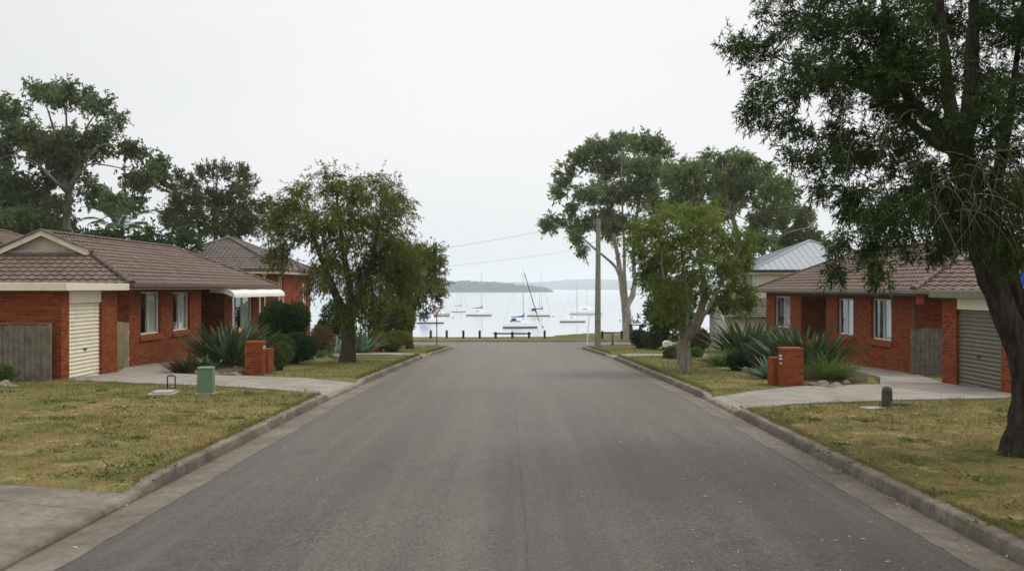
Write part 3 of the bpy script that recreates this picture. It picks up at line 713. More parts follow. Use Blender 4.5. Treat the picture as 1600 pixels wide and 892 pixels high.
def brick_bungalow(s, dz, y0, y1, wins, porch, label, trim_m, win_m):
    E = EYE+0.12+dz                                    # underside of the tiles at the eave
    g = float(lawn_z(s*12.9, (y0+y1)/2))-1.4
    par = empty('brick_bungalow', (s*16.4, (y0+y1)/2, g+1.3), 0, label, 'house')
    ax = 12.9; bk = 20.0; t = 0.24
    x0e, x1e = sorted((s*12.4, s*20.4))
    wt_ = E-0.10
    holes = [(a, c, z0, z1) for a, c, z0, z1 in wins]+[porch]
    b = MB()
    wall_mb(b, 'x', s*ax, s*t, y0, y1, g, wt_, holes)
    wall_mb(b, 'x', s*bk, -s*t, y0, y1, g, wt_)
    wall_mb(b, 'y', y0, t, *sorted((s*(ax+t+.002), s*(bk-t-.002))), g, wt_)
    wall_mb(b, 'y', y1, -t, *sorted((s*(ax+t+.002), s*(bk-t-.002))), g, wt_)
    b.build('wall', MAT['brick'], par)
    # porch recess: side cheeks, back wall and an entry door
    q = MB(); pa, pb, pz0, pz1 = porch; dp = 2.8
    q.box(s*(ax-t-0.003), s*(ax+dp), pa-0.11, pa, pz0, pz1) if False else None
    q.box(s*(ax+t+0.004), s*(ax+dp), pa-0.12, pa-0.003, pz0, pz1+0.1); q.box(s*(ax+t+0.004), s*(ax+dp), pb+0.003, pb+0.12, pz0, pz1+0.1)
    q.box(s*(ax+dp), s*(ax+dp+0.12), pa-0.12, pb+0.12, pz0, pz1+0.1)
    q.box(s*(ax+t+0.004), s*(ax+dp), pa-0.1, pb+0.1, pz1+0.1, pz1+0.14)
    q.box(s*(ax+0.01), s*(ax+dp), pa+0.003, pb-0.003, pz0-0.2, pz0+0.02)
    q.build('porch', MAT['brick'], par)
    d = MB(); d.box(s*(ax+dp-0.05), s*(ax+dp-0.004), (pa+pb)/2-0.45, (pa+pb)/2+0.45, pz0+0.03, pz0+2.05)
    d.build('door', MAT['timber_brown'], par)
    for i, (a, c, z0, z1) in enumerate(wins):
        window(par, s, ax, a, c, z0, z1, win_m, 0.5, (0.5, 1.0) if s < 0 else (0.0, 0.62), 'curtain')
    ro, xm, zr = hip_roof(par, x0e, x1e, y0-1.0, y1+0.55, E, 0.45, south_gablet=2.45)
    # gablet in the near hip: boarded triangle, barge boards, flashing line
    gy_ = y0-1.0+2.45; hw = 4.0-2.45; zb = E+0.45*2.45
    b = MB(); b.prism([(xm-hw, zb-0.05), (xm+hw, zb-0.05), (xm, zr-0.03)], lambda p: (p[0], gy_, p[1]), lambda p: (p[0], gy_+0.12, p[1]))
    b.build('gablet', MAT['gablet_board'], ro)
    b = MB()
    for k in (-1, 1):
        a1 = Vector((xm+k*(hw+0.18), gy_-0.28, zb-0.19)); a2 = Vector((xm, gy_-0.28, zr-0.11))
        b.hexa([a1, a1+Vector((0, 0.04, 0)), a2+Vector((0, 0.04, 0)), a2, a1+Vector((0, 0, 0.19)), a1+Vector((0, 0.04, 0.19)), a2+Vector((0, 0.04, 0.19)), a2+Vector((0, 0, 0.19))])
        b.hexa([a1+Vector((0, 0.045, .15)), a1+Vector((0, 0.30, .15)), a2+Vector((0, 0.30, .15)), a2+Vector((0, 0.045, .15)), a1+Vector((0, 0.045, 0.18)), a1+Vector((0, 0.30, 0.18)), a2+Vector((0, 0.30, 0.18)), a2+Vector((0, 0.045, 0.18))])
    b.build('barge_board', MAT['cream' if s < 0 else 'cream'], ro)
    b = MB()
    for i in range(16):
        x = xm-hw-0.1+(2*hw+0.2)*i/16; b.tube([(x, gy_-0.06, zb+0.03), (x+(2*hw+0.2)/16+0.02, gy_-0.06, zb+0.035)], 0.075, 7)
    b.build('mortar_bed', MAT['pit_concrete'], ro)
    for k in (-1, 1):
        b = MB(); p0 = Vector((xm+k*(hw+0.2), gy_-0.27, zb-0.01)); p1 = Vector((xm, gy_-0.27, zr+0.04)); ridge_caps(b, p0, p1, 0.085)
        b.build('ridge_cap', MAT['ridge_tile'], ro, uv=False)
    gutter_ring(par, x0e, x1e, y0-1.0, y1+0.55, E+0.02, 0.13, 'gutter_brown' if s < 0 else 'olive')
    b = MB(); b.box(x0e+0.01, x1e-0.01, y0-0.99, y1+0.54, E-0.165, E-0.13); b.build('soffit', MAT['cream'if s < 0 else 'olive'], par)
    return par, E, g, xm, zr

t_ = NT('gablet_board'); fz = t_.math('FRACT', t_.math('DIVIDE', t_.sep(t_.tc.outputs['Object'])[2], 0.14))
c_ = t_.mix(t_.ramp(fz, (0.0, 0.7), (0.12, 0)), t_.ramp(t_.noise(2.5, 5), (0.3, (0.40, 0.36, 0.29)), (0.7, (0.56, 0.51, 0.42))), (0.22, 0.19, 0.15))
MAT['gablet_board'] = t_.done(t_.principled(c_, 0.7, t_.bump(fz, 0.4, 0.02), 0.2))

def attached_garage(par, s, a, y0, ya, yb, y1, E, g, dtop, dbase, door_m, fascia_m, trim_m, y_house):
    """flat fascia garage in front of the bungalow: near pier y0..ya, door ya..yb, far pier yb..y1"""
    t = 0.24; zt = E-0.2
    b = MB()
    wall_mb(b, 'x', s*a, -s*t if False else s*t, y0, ya, g, zt); wall_mb(b, 'x', s*a, s*t, yb, y1, g, zt)
    wall_mb(b, 'y', y0, t, *sorted((s*(a+t+.002), s*(a+6))), g, zt)
    wall_mb(b, 'y', y1, -t, *sorted((s*(a+t+.002), s*(a+6))), g, zt)
    wall_mb(b, 'x', s*(a+6), -s*t, y0+t+.002, y1-t-.002, g, zt)
    b.build('wall', MAT['brick'], par)
    roller_door(par, s, a+0.06, ya-0.02, yb+0.02, dbase, dtop+0.03, door_m)
    b = MB(); b.box(s*(a+0.02), s*(a+0.16), ya, yb, dtop, zt); b.build('lintel_panel', MAT[trim_m], par)
    b = MB(); b.box(s*(a-0.02), s*(a+0.04), ya-0.003, ya+0.0, dbase, dtop) if False else None
    x_in, x_out = s*(a+6.1), s*(a-0.28)
    b = MB(); yS, yN = y0-0.3, y1+0.22
    b.box(x_out, x_out+s*0.05, yS, yN, E-0.19, E+0.015); b.box(x_out+s*0.05, x_in, yS, yS+0.05, E-0.19, E+0.015); b.box(x_out+s*0.05, x_in, yN-0.05, yN, E-0.19, E+0.015)
    b.build('fascia', MAT[fascia_m], par, bevel=0.012)
    b = MB(); b.box(x_out+s*0.052, x_in, yS+0.052, yN-0.052, E-0.10, E-0.04); b.build('flat_roof', MAT['galv'], par)
    b = MB(); b.box(x_out+s*0.052, x_in, yS+0.052, yN-0.052, E-0.18, E-0.15); b.build('soffit', MAT['cream'], par)



# left bungalow
winsL = [(32.9, 34.75, zat(522, 33.8), zat(456, 33.8)), (36.0, 37.85, zat(516, 36.9), zat(456.5, 36.9))]
lb, E, g, xmL, zrL = brick_bungalow(-1, 0.0, 31.9, 49.0, winsL+[(44.0, 46.9, zat(535, 45.4), zat(462, 45.4))], (39.2, 42.3, zat(560, 40.7), zat(454, 40.7)),
    'red brick bungalow with cream roller door and curved white awning, left of the street', 'cream', 'cream')
attached_garage(lb, -1, 12.0, 25.28, 25.72, 27.75, 28.8, E, g, zat(474, 25.7), zat(604, 25.7), 'cream', 'cream', 'cream', 31.9)
# bullnose awning over the porch
b = MB(); rows = []
for y in np.linspace(40.4, 49.2, 60):
    rib = 0.012*math.sin(y*40)
    r_ = [(-12.98, y, E-0.12), (-12.6, y, E-0.155+rib), (-12.2, y, E-0.205+rib)]
    for k in range(1, 8):
        a = math.pi/2*k/7; r_.append((-12.2+0.30*math.sin(a), y, E-0.205-0.30*(1-math.cos(a))*1.0+rib*0.5))
    rows.append(r_)
b.grid(rows)
b.grid([[(x, y, z-0.02) for x, y, z in r] for r in rows])
aw = b.build('awning', MAT['awning'], lb, smooth=True)
b = MB()
for y in (40.45, 44.6, 49.1):
    b = MB(); b.box(-11.99, -11.93, y-0.03, y+0.03, g+0.6, E-0.42); b.build('post', MAT['awning'], aw)
b = MB()
for y in (40.4, 49.2):
    b = MB(); b.prism([(-12.95, E-0.14), (-12.95, E-0.30), (-12.35, E-0.34), (-11.92, E-0.52), (-11.9, E-0.44), (-12.05, E-0.28), (-12.25, E-0.21)], lambda p: (p[0], y-0.012, p[1]), lambda p: (p[0], y+0.012, p[1])); b.build('end_plate', MAT['awning'], aw)

def paling_gate(name, label, x0, x1, y, z0, z1, m, n, post=False, cat='gate'):
    """upright boards in a plane facing the street's near end"""
    par = empty(name, ((x0+x1)/2, y, z0), 0, label, cat)
    w = (x1-x0)/n; b = MB()
    for i in range(n):
        h = rnd.uniform(-0.025, 0.015); d = rnd.uniform(-0.006, 0.006)
        b.box(x0+w*i+0.006, x0+w*(i+1)-0.006, y+d, y+d+0.02, z0+0.03, z1+h)
    b.build('paling', MAT[m], par)
    for z in (z0+0.3, z1-0.3):
        b = MB(); b.box(x0, x1, y+0.03, y+0.075, z-0.045, z+0.045); b.build('rail', MAT[m], par)
    if post:
        b = MB(); b.box(x1, x1+0.09, y-0.01, y+0.08, z0-0.3, z1+0.03); b.build('post', MAT['timber_grey'], par)
        b = MB(); b.box(x0, x1+0.09, y-0.005, y+0.065, z1+0.032, z1+0.055); b.build('capping', MAT['timber_grey'], par)
    return par
zf = float(lawn_z(-13, 25)); paling_gate('paling_fence', 'weathered grey timber paling fence beside the brick garage, at the left edge of the lawn', -15.4, -12.22, 24.95, zf-0.05, zat(508, 24.95), 'timber_grey', 22, True, 'fence')
zf = float(lawn_z(-13, 31)); paling_gate('side_gate', 'narrow pale yellowish board gate between the cream roller door and the house wall', -14.0, -12.62, 31.2, zf, zat(503, 31.2), 'timber_yellow', 8)

# right bungalow
winsR = [(33.1, 35.0, zat(531.5, 34), zat(467, 34)), (36.85, 38.7, zat(523, 37.7), zat(466.5, 37.7)), (45.4, 48.1, zat(512, 46.5), zat(463, 46.5))]
rb, E2, g2, xmR, zrR = brick_bungalow(1, -0.2, 31.0, 49.7, winsR, (40.1, 43.6, zat(565, 41.8), zat(464, 41.8)),
    'red brick bungalow with olive green roller door and brown tiled roof, right of the street', 'olive', 'alu')
attached_garage(rb, 1, 11.8, 22.87, 23.4, 25.8, 26.66, E2, g2, zat(484, 25), zat(612, 25), 'green_door', 'olive', 'cream', 31)
b = MB(); b.box(12.62, 12.8, 30.2, 30.36, E2-0.42, E2-0.18); b.build('alarm_box', MAT['red_box'], rb)
zf = float(lawn_z(13, 30.6)); paling_gate('side_gate', 'weathered dark grey board gate beside the olive roller door', 12.55, 13.9, 30.6, zf-0.1, zat(513, 30.6), 'timber_grey', 9)
b = MB(); b.tube([(12.83, 31.02, E2-0.25), (12.83, 31.02, g2+1)], 0.045, 8); b.build('downpipe', MAT['gutter_brown'], rb)
# blue round sign at the picture's right edge, fixed to the garage's near wall
sg = empty('wall_sign', at(1600, 436, 22.6), 0, 'small round blue and white sign on the right bungalow garage, at the right edge', 'sign')
c = at(1603, 436, 22.6); b = MB()
ring = [(0.21*math.cos(k*math.pi/16), 0.21*math.sin(k*math.pi/16)) for k in range(32)]
b.prism(ring, lambda p: (c.x+p[0], 22.60, c.z+p[1]), lambda p: (c.x+p[0], 22.62, c.z+p[1])); b.build('sign_rim', MAT['white_paint'], sg)
b = MB(); b.prism([(p[0]*0.85, p[1]*0.85) for p in ring], lambda p: (c.x+p[0], 22.585, c.z+p[1]), lambda p: (c.x+p[0], 22.599, c.z+p[1])); b.build('sign_face', MAT['sign_blue'], sg)
b = MB(); b.box(c.x-0.03, c.x+0.03, 22.621, 22.868, c.z-0.03, c.z+0.03); b.build('bracket', MAT['galv'], sg)

# two storey brick house further down on the left
def brick_two_storey():
    x1, x0, y0, y1 = -15.0, -23.5, 59.9, 69.6; E = EYE+1.19; g = float(lawn_z(-15, 60))-1.5
    par = empty('two_storey_house', (-19, 64.5, g+1.4), 0, 'two storey red brick house with hipped grey brown tiled roof behind the left street tree', 'house')
    b = MB(); wins = [(60.4, 61.6, zat(470, 61), zat(432, 61)), (67.0, 68.6, zat(473, 68), zat(443, 68)), (67.0, 68.6, zat(527, 68), zat(505, 68))]
    wall_mb(b, 'x', x1, -0.24, y0, y1, g, E-0.1, [(a, c, e, f) for a, c, e, f in wins]); wall_mb(b, 'x', x0, 0.24, y0, y1, g, E-0.1)
    wall_mb(b, 'y', y0, 0.24, x0+.242, x1-.242, g, E-0.1); wall_mb(b, 'y', y1, -0.24, x0+.242, x1-.242, g, E-0.1)
    b.build('wall', MAT['brick'], par)
    for w in wins: window(par, -1, 15.0, *w, 'cream', 0.5, (0.4, 1.0))
    hip_roof(par, x0-0.5, x1+0.5, y0-0.6, y1+0.6, E, 0.45, roof_m='grey_tile', cap_m='grey_tile')
    gutter_ring(par, x0-0.5, x1+0.5, y0-0.6, y1+0.6, E+0.02, 0.14, 'gutter_brown')
    b = MB(); b.box(x0-0.49, x1+0.49, y0-0.59, y1+0.59, E-0.30, E-0.14); b.build('soffit', MAT['cream'], par)
    b = MB(); b.tube([(-15.75, y0-0.08, E-0.2), (-15.75, y0-0.08, g+1)], 0.07, 8); b.box(-15.9, -15.6, y0-0.2, y0-0.01, E-0.42, E-0.25); b.build('downpipe', MAT['cream'], par)
    return par
brick_two_storey()

# corner of the neighbour's roof at the far left
def far_left_house():
    E = zat(394, 45); par = empty('brick_cottage', (-27, 49, float(lawn_z(-20, 46))), 0, 'house at the far left edge showing only a dark roof corner and white gutter', 'house')
    x1, x0, y0, y1 = -24.1, -29, 45.6, 52; b = MB()
    wall_mb(b, 'x', x1, -0.24, y0, y1, -3, E-0.1); wall_mb(b, 'x', x0, 0.24, y0, y1, -3, E-0.1)
    wall_mb(b, 'y', y0, 0.24, x0+.242, x1-.242, -3, E-0.1); wall_mb(b, 'y', y1, -0.24, x0+.242, x1-.242, -3, E-0.1)
    b.build('wall', MAT['brick'], par)
    hip_roof(par, x0-0.5, x1+0.5, y0-0.6, y1+0.6, E, 0.42)
    gutter_ring(par, x0-0.5, x1+0.5, y0-0.6, y1+0.6, E+0.02, 0.15, 'white_paint')
    b = MB(); b.box(x0-0.49, x1+0.49, y0-0.59, y1+0.59, E-0.3, E-0.14); b.build('soffit', MAT['cream'], par)
far_left_house()

# cream two storey house with a grey metal roof, right
def cream_house():
    x0, x1, y0, y1 = 15.2, 24.5, 60.5, 70.0; E = EYE+1.13; g = float(lawn_z(15, 60))-1.2
    par = empty('cream_house', (20, 65, g+1.1), 0, 'two storey cream house with grey metal hipped roof behind the right bungalow', 'house')
    wins = [(61.4, 62.9, zat(450, 62), zat(429.5, 62)), (66, 68, zat(450, 66), zat(430, 66))]
    b = MB(); wall_mb(b, 'x', x0, 0.2, y0, y1, g, E-0.1, wins); wall_mb(b, 'x', x1, -0.2, y0, y1, g, E-0.1)
    wall_mb(b, 'y', y0, 0.2, x0+.202, x1-.202, g, E-0.1); wall_mb(b, 'y', y1, -0.2, x0+.202, x1-.202, g, E-0.1)
    b.build('wall', MAT['cream_wall'], par)
    for w in wins: window(par, 1, 15.2, *w, 'white_paint', 0.5, (0.5, 1.0), sill=False)
    b = MB(); xa, xb, ya, yb = x0-0.5, x1+0.5, y0-0.5, y1+0.5; hw = (xb-xa)/2; sl_ = 0.4; xm = (xa+xb)/2; zr = E+sl_*hw
    rt, rn = (xm, ya+hw, zr), (xm, yb-hw, zr)
    def sheet(p, q, r0, r1, n):
        for i in range(n):
            lo = Vector(p).lerp(Vector(q), i/n), Vector(p).lerp(Vector(q), (i+1)/n)
            hi = Vector(r0).lerp(Vector(r1), i/n), Vector(r0).lerp(Vector(r1), (i+1)/n)
            b.face([lo[0], lo[1], hi[1], hi[0]])
    sheet((xa, ya, E), (xb, ya, E), rt, rt, 1); sheet((xb, ya, E), (xb, yb, E), rt, rn, 1); sheet((xb, yb, E), (xa, yb, E), rn, rn, 1); sheet((xa, yb, E), (xa, ya, E), rn, rt, 1)
    ro = b.build('roof', MAT['metal_roof'], par, uv=False)
    rb_ = MB()
    n = int((xb-xa)/0.42)
    for i in range(1, n):
        x = xa+(xb-xa)*i/n; d = min(x-xa, xb-x)
        rb_.tube([(x, ya, E+0.012), (x, ya+d, E+d*sl_+0.012)], 0.016, 4, False)
    n = int((yb-ya)/0.42)
    for i in range(1, n):
        y = ya+(yb-ya)*i/n; d = min(y-ya, yb-y, hw)
        rb_.tube([(xa, y, E+0.012), (xa+d, y, E+d*sl_+0.012)], 0.016, 4, False)
    rb_.build('rib', MAT['metal_roof'], ro, uv=False)
    for cx, cy, ye in ((xa, ya, ya+hw), (xb, ya, ya+hw), (xa, yb, yb-hw), (xb, yb, yb-hw)):
        c_ = MB(); c_.tube([(cx, cy, E+0.03), (xm, ye, zr+0.03)], 0.07, 6); c_.build('ridge_cap', MAT['metal_roof'], ro, uv=False)
    gutter_ring(par, xa, xb, ya, yb, E+0.02, 0.16, 'steel_dark')
    b = MB(); b.box(xa+0.01, xb-0.01, ya+0.01, yb-0.01, E-0.24, E-0.16); b.build('soffit', MAT['cream'], par)
    b = MB(); b.tube([(x0+1.6, y0-0.06, E-0.2), (x0+1.6, y0-0.06, g)], 0.06, 8); b.build('downpipe', MAT['white_paint'], par)
cream_house()

def cream_garage():
    x0, x1, y0, y1 = 11.4, 17.0, 52.0, 56.9; g = float(lawn_z(11.4, 54)); E = zat(495, 52); zr = E+0.92; ym = (y0+y1)/2
    par = empty('cream_garage', (14, ym, g), 0, 'small cream rendered garage with tiled gable roof beyond the bird of paradise clumps', 'garage')
    b = MB(); hole = (y0+0.85, y1-0.95, g-0.02, E-0.15)
    wall_mb(b, 'x', x0, 0.2, y0, y1, g-0.6, E-0.02, [hole]); wall_mb(b, 'x', x1, -0.2, y0, y1, g-0.6, E-0.02)
    wall_mb(b, 'y', y0, 0.2, x0+.202, x1-.202, g-0.6, E-0.02); wall_mb(b, 'y', y1, -0.2, x0+.202, x1-.202, g-0.6, E-0.02)
    for x in (x0, x1-0.2): b.prism([(y0, E-0.018), (y1, E-0.018), (ym, zr-0.05)], lambda p: (x, p[0], p[1]), lambda p: (x+0.2, p[0], p[1]))
    b.build('wall', MAT['cream_wall'], par)
    roller_door(par, 1, x0+0.06, hole[0]-0.02, hole[1]+0.02, g, E-0.13, 'alu')
    b = MB(); hw = (y1-y0)/2+0.3; sl_ = 0.92/hw*0.98; cs = 1/math.sqrt(1+sl_*sl_); L = x1-x0+0.5
    tiled_slope(b, (x0-0.25, y0-0.3, E-0.03), (1, 0, 0), (0, cs, sl_*cs), lambda s: 0, lambda s: L, hw/cs)
    tiled_slope(b, (x0-0.25, y1+0.3, E-0.03), (1, 0, 0), (0, -cs, sl_*cs), lambda s: 0, lambda s: L, hw/cs)
    ro = b.build('roof', MAT['grey_tile'], par, uv=False)
    b = MB(); ridge_caps(b, (x0-0.25, ym, E-0.03+hw*sl_), (x1+0.25, ym, E-0.03+hw*sl_)); b.build('ridge_cap', MAT['grey_tile'], ro, uv=False)
    b = MB()
    for k, ye in ((1, y0-0.3), (-1, y1+0.3)):
        p, q = Vector((x0-0.29, ye, E-0.2)), Vector((x0-0.29, ym, E-0.2+hw*sl_))
        b.hexa([p, p+Vector((.035, 0, 0)), q+Vector((.035, 0, 0)), q, p+Vector((0, 0, .18)), p+Vector((.035, 0, .18)), q+Vector((.035, 0, .18)), q+Vector((0, 0, .18))])
    b.build('barge_board', MAT['white_paint'], ro)
cream_garage()

# ------------------------------------------------------------------ trees and plants
def unit(a): return a/np.maximum(np.linalg.norm(a, axis=-1, keepdims=True), 1e-9)
def leaf_np(P, D, L, W, r, droop=0.0):
    """diamond shaped leaves: base P, direction D, length L, width W"""
    n = len(P); S = unit(np.cross(D, unit(r.normal(size=(n, 3)))))
    L = np.asarray(L).reshape(-1, 1)*np.ones((n, 1)); W = np.asarray(W).reshape(-1, 1)*np.ones((n, 1))
    tip = P+D*L; tip[:, 2] -= (droop*L)[:, 0]
    mid = P+D*L*0.45; mid[:, 2] -= (droop*L)[:, 0]*0.3
    V = np.stack([P, mid+S*W/2, tip, mid-S*W/2], 1).reshape(-1, 3)
    return V
def leaves_obj(name, Vs, m, par, smooth=False):
    V = np.concatenate(Vs); F = np.arange(len(V), dtype=np.int32).reshape(-1, 4)
    return link(np_mesh(name, V, F), name, m, par)
def frusta(A, B, ra, rb, n):
    d = unit(B-A); up = np.where(np.abs(d[:, 2:3]) < 0.9, np.array([[0, 0, 1.0]]), np.array([[1.0, 0, 0]]))
    s = unit(np.cross(d, up)); t = np.cross(s, d); m = len(A)
    an = 2*np.pi*np.arange(n)/n; c = (np.cos(an)[None, :, None]*s[:, None]+np.sin(an)[None, :, None]*t[:, None])
    V = np.concatenate([A[:, None]+c*ra[:, None, None], B[:, None]+c*rb[:, None, None]], 1).reshape(-1, 3)
    k = np.arange(n); k2 = (k+1) % n; f = np.stack([k, k2, k2+n, k+n], -1)
    return V, (f[None]+(np.arange(m)*2*n)[:, None, None]).reshape(-1, 4)
class Tree:
    def __init__(s, seed): s.r = np.random.default_rng(seed); s.chains = []; s.pos = []; s.par = []; s.rad = []; s.lvl = []; s.plen = []
    def add(s, p, par, rad, lvl):
        s.pos.append(np.array(p, float)); s.par.append(par); s.rad.append(rad); s.lvl.append(lvl)
        s.plen.append(0 if par < 0 else s.plen[par]+np.linalg.norm(s.pos[-1]-s.pos[par])); return len(s.pos)-1
    def limb(s, pts, start=-1, step=0.35, wob=0.03):
        """pts: (x,y,z,radius); returns index of the last node"""
        i = start; pts = [np.array(p, float) for p in pts]
        if i < 0: i = s.add(pts[0][:3], -1, pts[0][3], 0)
        chain = [i]; s.chains.append(chain)
        n = len(pts)
        for k in range(n-1):
            p0 = pts[max(k-1, 0)]; p1, p2 = pts[k], pts[k+1]; p3 = pts[min(k+2, n-1)]
            m = max(1, int(np.linalg.norm((p2-p1)[:3])/step))
            for j in range(1, m+1):
                t = j/m
                q = 0.5*((2*p1)+(p2-p0)*t+(2*p0-5*p1+4*p2-p3)*t*t+(3*p1-p0-3*p2+p3)*t**3)
                q[:3] += s.r.normal(size=3)*wob*q[3]*8*(0 if (k == 0 and j < 2) else 1)*0.3
                i = s.add(q[:3], i, max(q[3], 0.004), 0); chain.append(i)
        return i
    def grow(s, pts, alpha=0.35, step=0.5, sag=0.06, minlvl=3):
        """join the crown points to the limbs, near ones first"""
        pts = np.asarray(pts); root = np.array(s.pos); tips = []
        d = np.min(np.linalg.norm(pts[:, None]-root[None], axis=-1), 1); order = np.argsort(d)
        for k in order:
            p = pts[k]; N = np.array(s.pos); dd = np.linalg.norm(N-p, axis=1)
            up = np.clip((N[:, 2]-p[2])/(dd+1e-6), 0, 1)
            cost = dd*(1+0.5*up)+alpha*np.array(s.plen)*0.15; cost[:minlvl] += 5
            j = int(np.argmin(cost)); a = s.pos[j]; L = dd[j]
            pd = a-s.pos[s.par[j]] if s.par[j] >= 0 else np.array([0, 0, 1.0]); pd = pd/(np.linalg.norm(pd)+1e-9)
            m = max(1, int(round(L/step))); i = j
            for q in range(1, m+1):
                t = q/m; c1 = a+pd*L*0.33
                x = (1-t)**2*a+2*t*(1-t)*(0.5*c1+0.5*(a+p)/2)+t*t*p
                if q < m: x = x+s.r.normal(size=3)*L*0.05
                i = s.add(x, i, 0, 1)
            tips.append(i)
        return tips
    def mesh(s, r0=0.008, p=2.2, n=6, rmin_draw=0.0, limit=True):
        N = len(s.pos); acc = np.zeros(N); rad = np.zeros(N); par = s.par
        for i in range(N-1, -1, -1):
            r = acc[i]**(1/p) if acc[i] > 0 else r0
            if s.lvl[i] == 0: r = s.rad[i]
            rad[i] = r
            if par[i] >= 0: acc[par[i]] += r**p if s.lvl[i] else r**p
        P = np.array(s.pos); I = [i for i in range(N) if par[i] >= 0 and rad[i] >= rmin_draw and s.lvl[i] == 1]
        Jn = [par[i] for i in I]
        ra = np.minimum(rad[Jn], rad[I]*1.35); rb = rad[I]
        thick = np.array(rb) > 0.05; s.flute = getattr(s, 'flute', 0.05)
        I = np.array(I); Jn = np.array(Jn); out = []; off = 0
        for sel, k in ((thick, 12), (~thick, n)):
            if not sel.any(): continue
            d = unit(P[I[sel]]-P[Jn[sel]])
            V, F = frusta(P[Jn[sel]]-d*0.15*rb[sel][:, None], P[I[sel]]+d*0.25*rb[sel][:, None], ra[sel], rb[sel], k); out.append((V, F+off)); off += len(V)
        s.radii = rad
        for ch in s.chains:                       # limbs: one unbroken fluted tube each
            if len(ch) < 2: continue
            q = P[ch]; k = 18 if rad[ch[1]] > 0.12 else 10; d = unit(np.gradient(q, axis=0)); u = np.array([1.0, 0, 0]) if abs(d[0][2]) > 0.8 else np.array([0, 0, 1.0]); VV = []
            ph = s.r.uniform(0, 6, 4); dist = np.cumsum(np.r_[0, np.linalg.norm(np.diff(q, axis=0), axis=1)])
            for j in range(len(ch)):
                a = unit(np.cross(d[j], u)); bb = np.cross(a, d[j]); u = bb; th = 2*np.pi*np.arange(k)/k; r_ = rad[ch[j]] if not (j == 0 and par[ch[0]] >= 0) else min(rad[ch[0]], rad[ch[1]]*1.15)
                if par[ch[0]] < 0: r_ = r_*(1+0.30*math.exp(-dist[j]/(1.7*rad[ch[0]])))
                fl = 1+s.flute*(1+(2.2*math.exp(-dist[j]/(3*rad[ch[0]])) if par[ch[0]] < 0 else 0))*(np.sin(3*th+ph[0]+dist[j]*0.5)+0.7*np.sin(5*th+ph[1]-dist[j]*0.8)+0.5*np.sin(2*th+ph[2]+dist[j]*1.7)+0.6*np.sin(8*th+ph[3]+dist[j]*0.4))
                VV.append(q[j]+(np.cos(th)[:, None]*a+np.sin(th)[:, None]*bb)*(r_*fl)[:, None])
            V = np.concatenate(VV); m = np.arange(k); m2 = (m+1) % k; f = np.concatenate([np.stack([m, m2, m2+k, m+k], -1)+j*k for j in range(len(ch)-1)])
            out.append((V, f+off)); off += len(V)
        return np.concatenate([o[0] for o in out]), np.concatenate([o[1] for o in out])
def crown_points(r, clumps, dens, shell=0.55, flat=0.0):
    """clumps: (centre(3), radii(3)); scatter points, more of them near the outside"""
    out = []
    for c, q in clumps:
        n = max(4, int(dens*(q[0]*q[1]*q[2])**(2/3)))
        d = unit(r.normal(size=(n, 3))); 
        if flat: d[:, 2] = np.abs(d[:, 2])*(1-flat)+d[:, 2]*flat
        k = shell+(1-shell)*r.random((n, 1))**0.7
        k = np.where(r.random((n, 1)) < 0.25, r.random((n, 1))*shell, k)
        out.append(np.array(c)+d*k*np.array(q))
    return np.concatenate(out)
def sprays(r, tips, centre, per, L, W, twig, droop, spread, fwd=0.7, leafdroop=0.1):
    """twigs at each tip with leaves along them; returns leaf vertices and twig segments"""
    n = len(tips); k = np.repeat(np.arange(n), per[0]); T = tips[k]
    out = unit(T-centre[k]); d = unit(out*0.7+r.normal(size=T.shape)*spread+np.array([0, 0, -droop]))
    st = T+r.normal(size=T.shape)*twig*0.35; ln = twig*(0.6+0.8*r.random((len(T), 1)))
    m = per[1]; kk = np.repeat(np.arange(len(T)), m); t = r.random((len(kk), 1))**0.8
    base = st[kk]+d[kk]*ln[kk]*t; base[:, 2] -= (t[:, 0]**2)*ln[kk][:, 0]*droop*0.5
    ld = unit(d[kk]*fwd+r.normal(size=base.shape)*0.6+np.array([0, 0, -leafdroop]))
    V = leaf_np(base, ld, L*(0.6+0.7*r.random(len(kk))), W*(0.7+0.6*r.random(len(kk))), r, leafdroop*0.4)
    return V, st, st+d*ln-np.array([0, 0, 1])*ln*droop*0.5
def pxc(list_, y, sx=1.0, ox=0.0, oy=0.0, depth=1.0, seed=0, spread=1.0):
    """crown lumps measured on the photo (u, v, ru, rv), given a place in depth and real radii"""
    r = np.random.default_rng(seed); out = []; us = [ox+sx*c[0] for c in list_]; um = sum(us)/len(us); uw = max(us)-min(us)+1
    for (u, v, ru, rv), uu in zip(list_, us):
        vv = oy+sx*v; k = min(1, abs(uu-um)/(uw/2)); dy = r.uniform(-1, 1)*spread*math.sqrt(max(0.05, 1-k*k))
        Y = y+dy; c = at(uu, vv, Y); a = ru*sx*Y/FOC; b_ = rv*sx*Y/FOC
        out.append((np.array(c), np.array([a, max(a, b_)*depth, b_])))
    return out
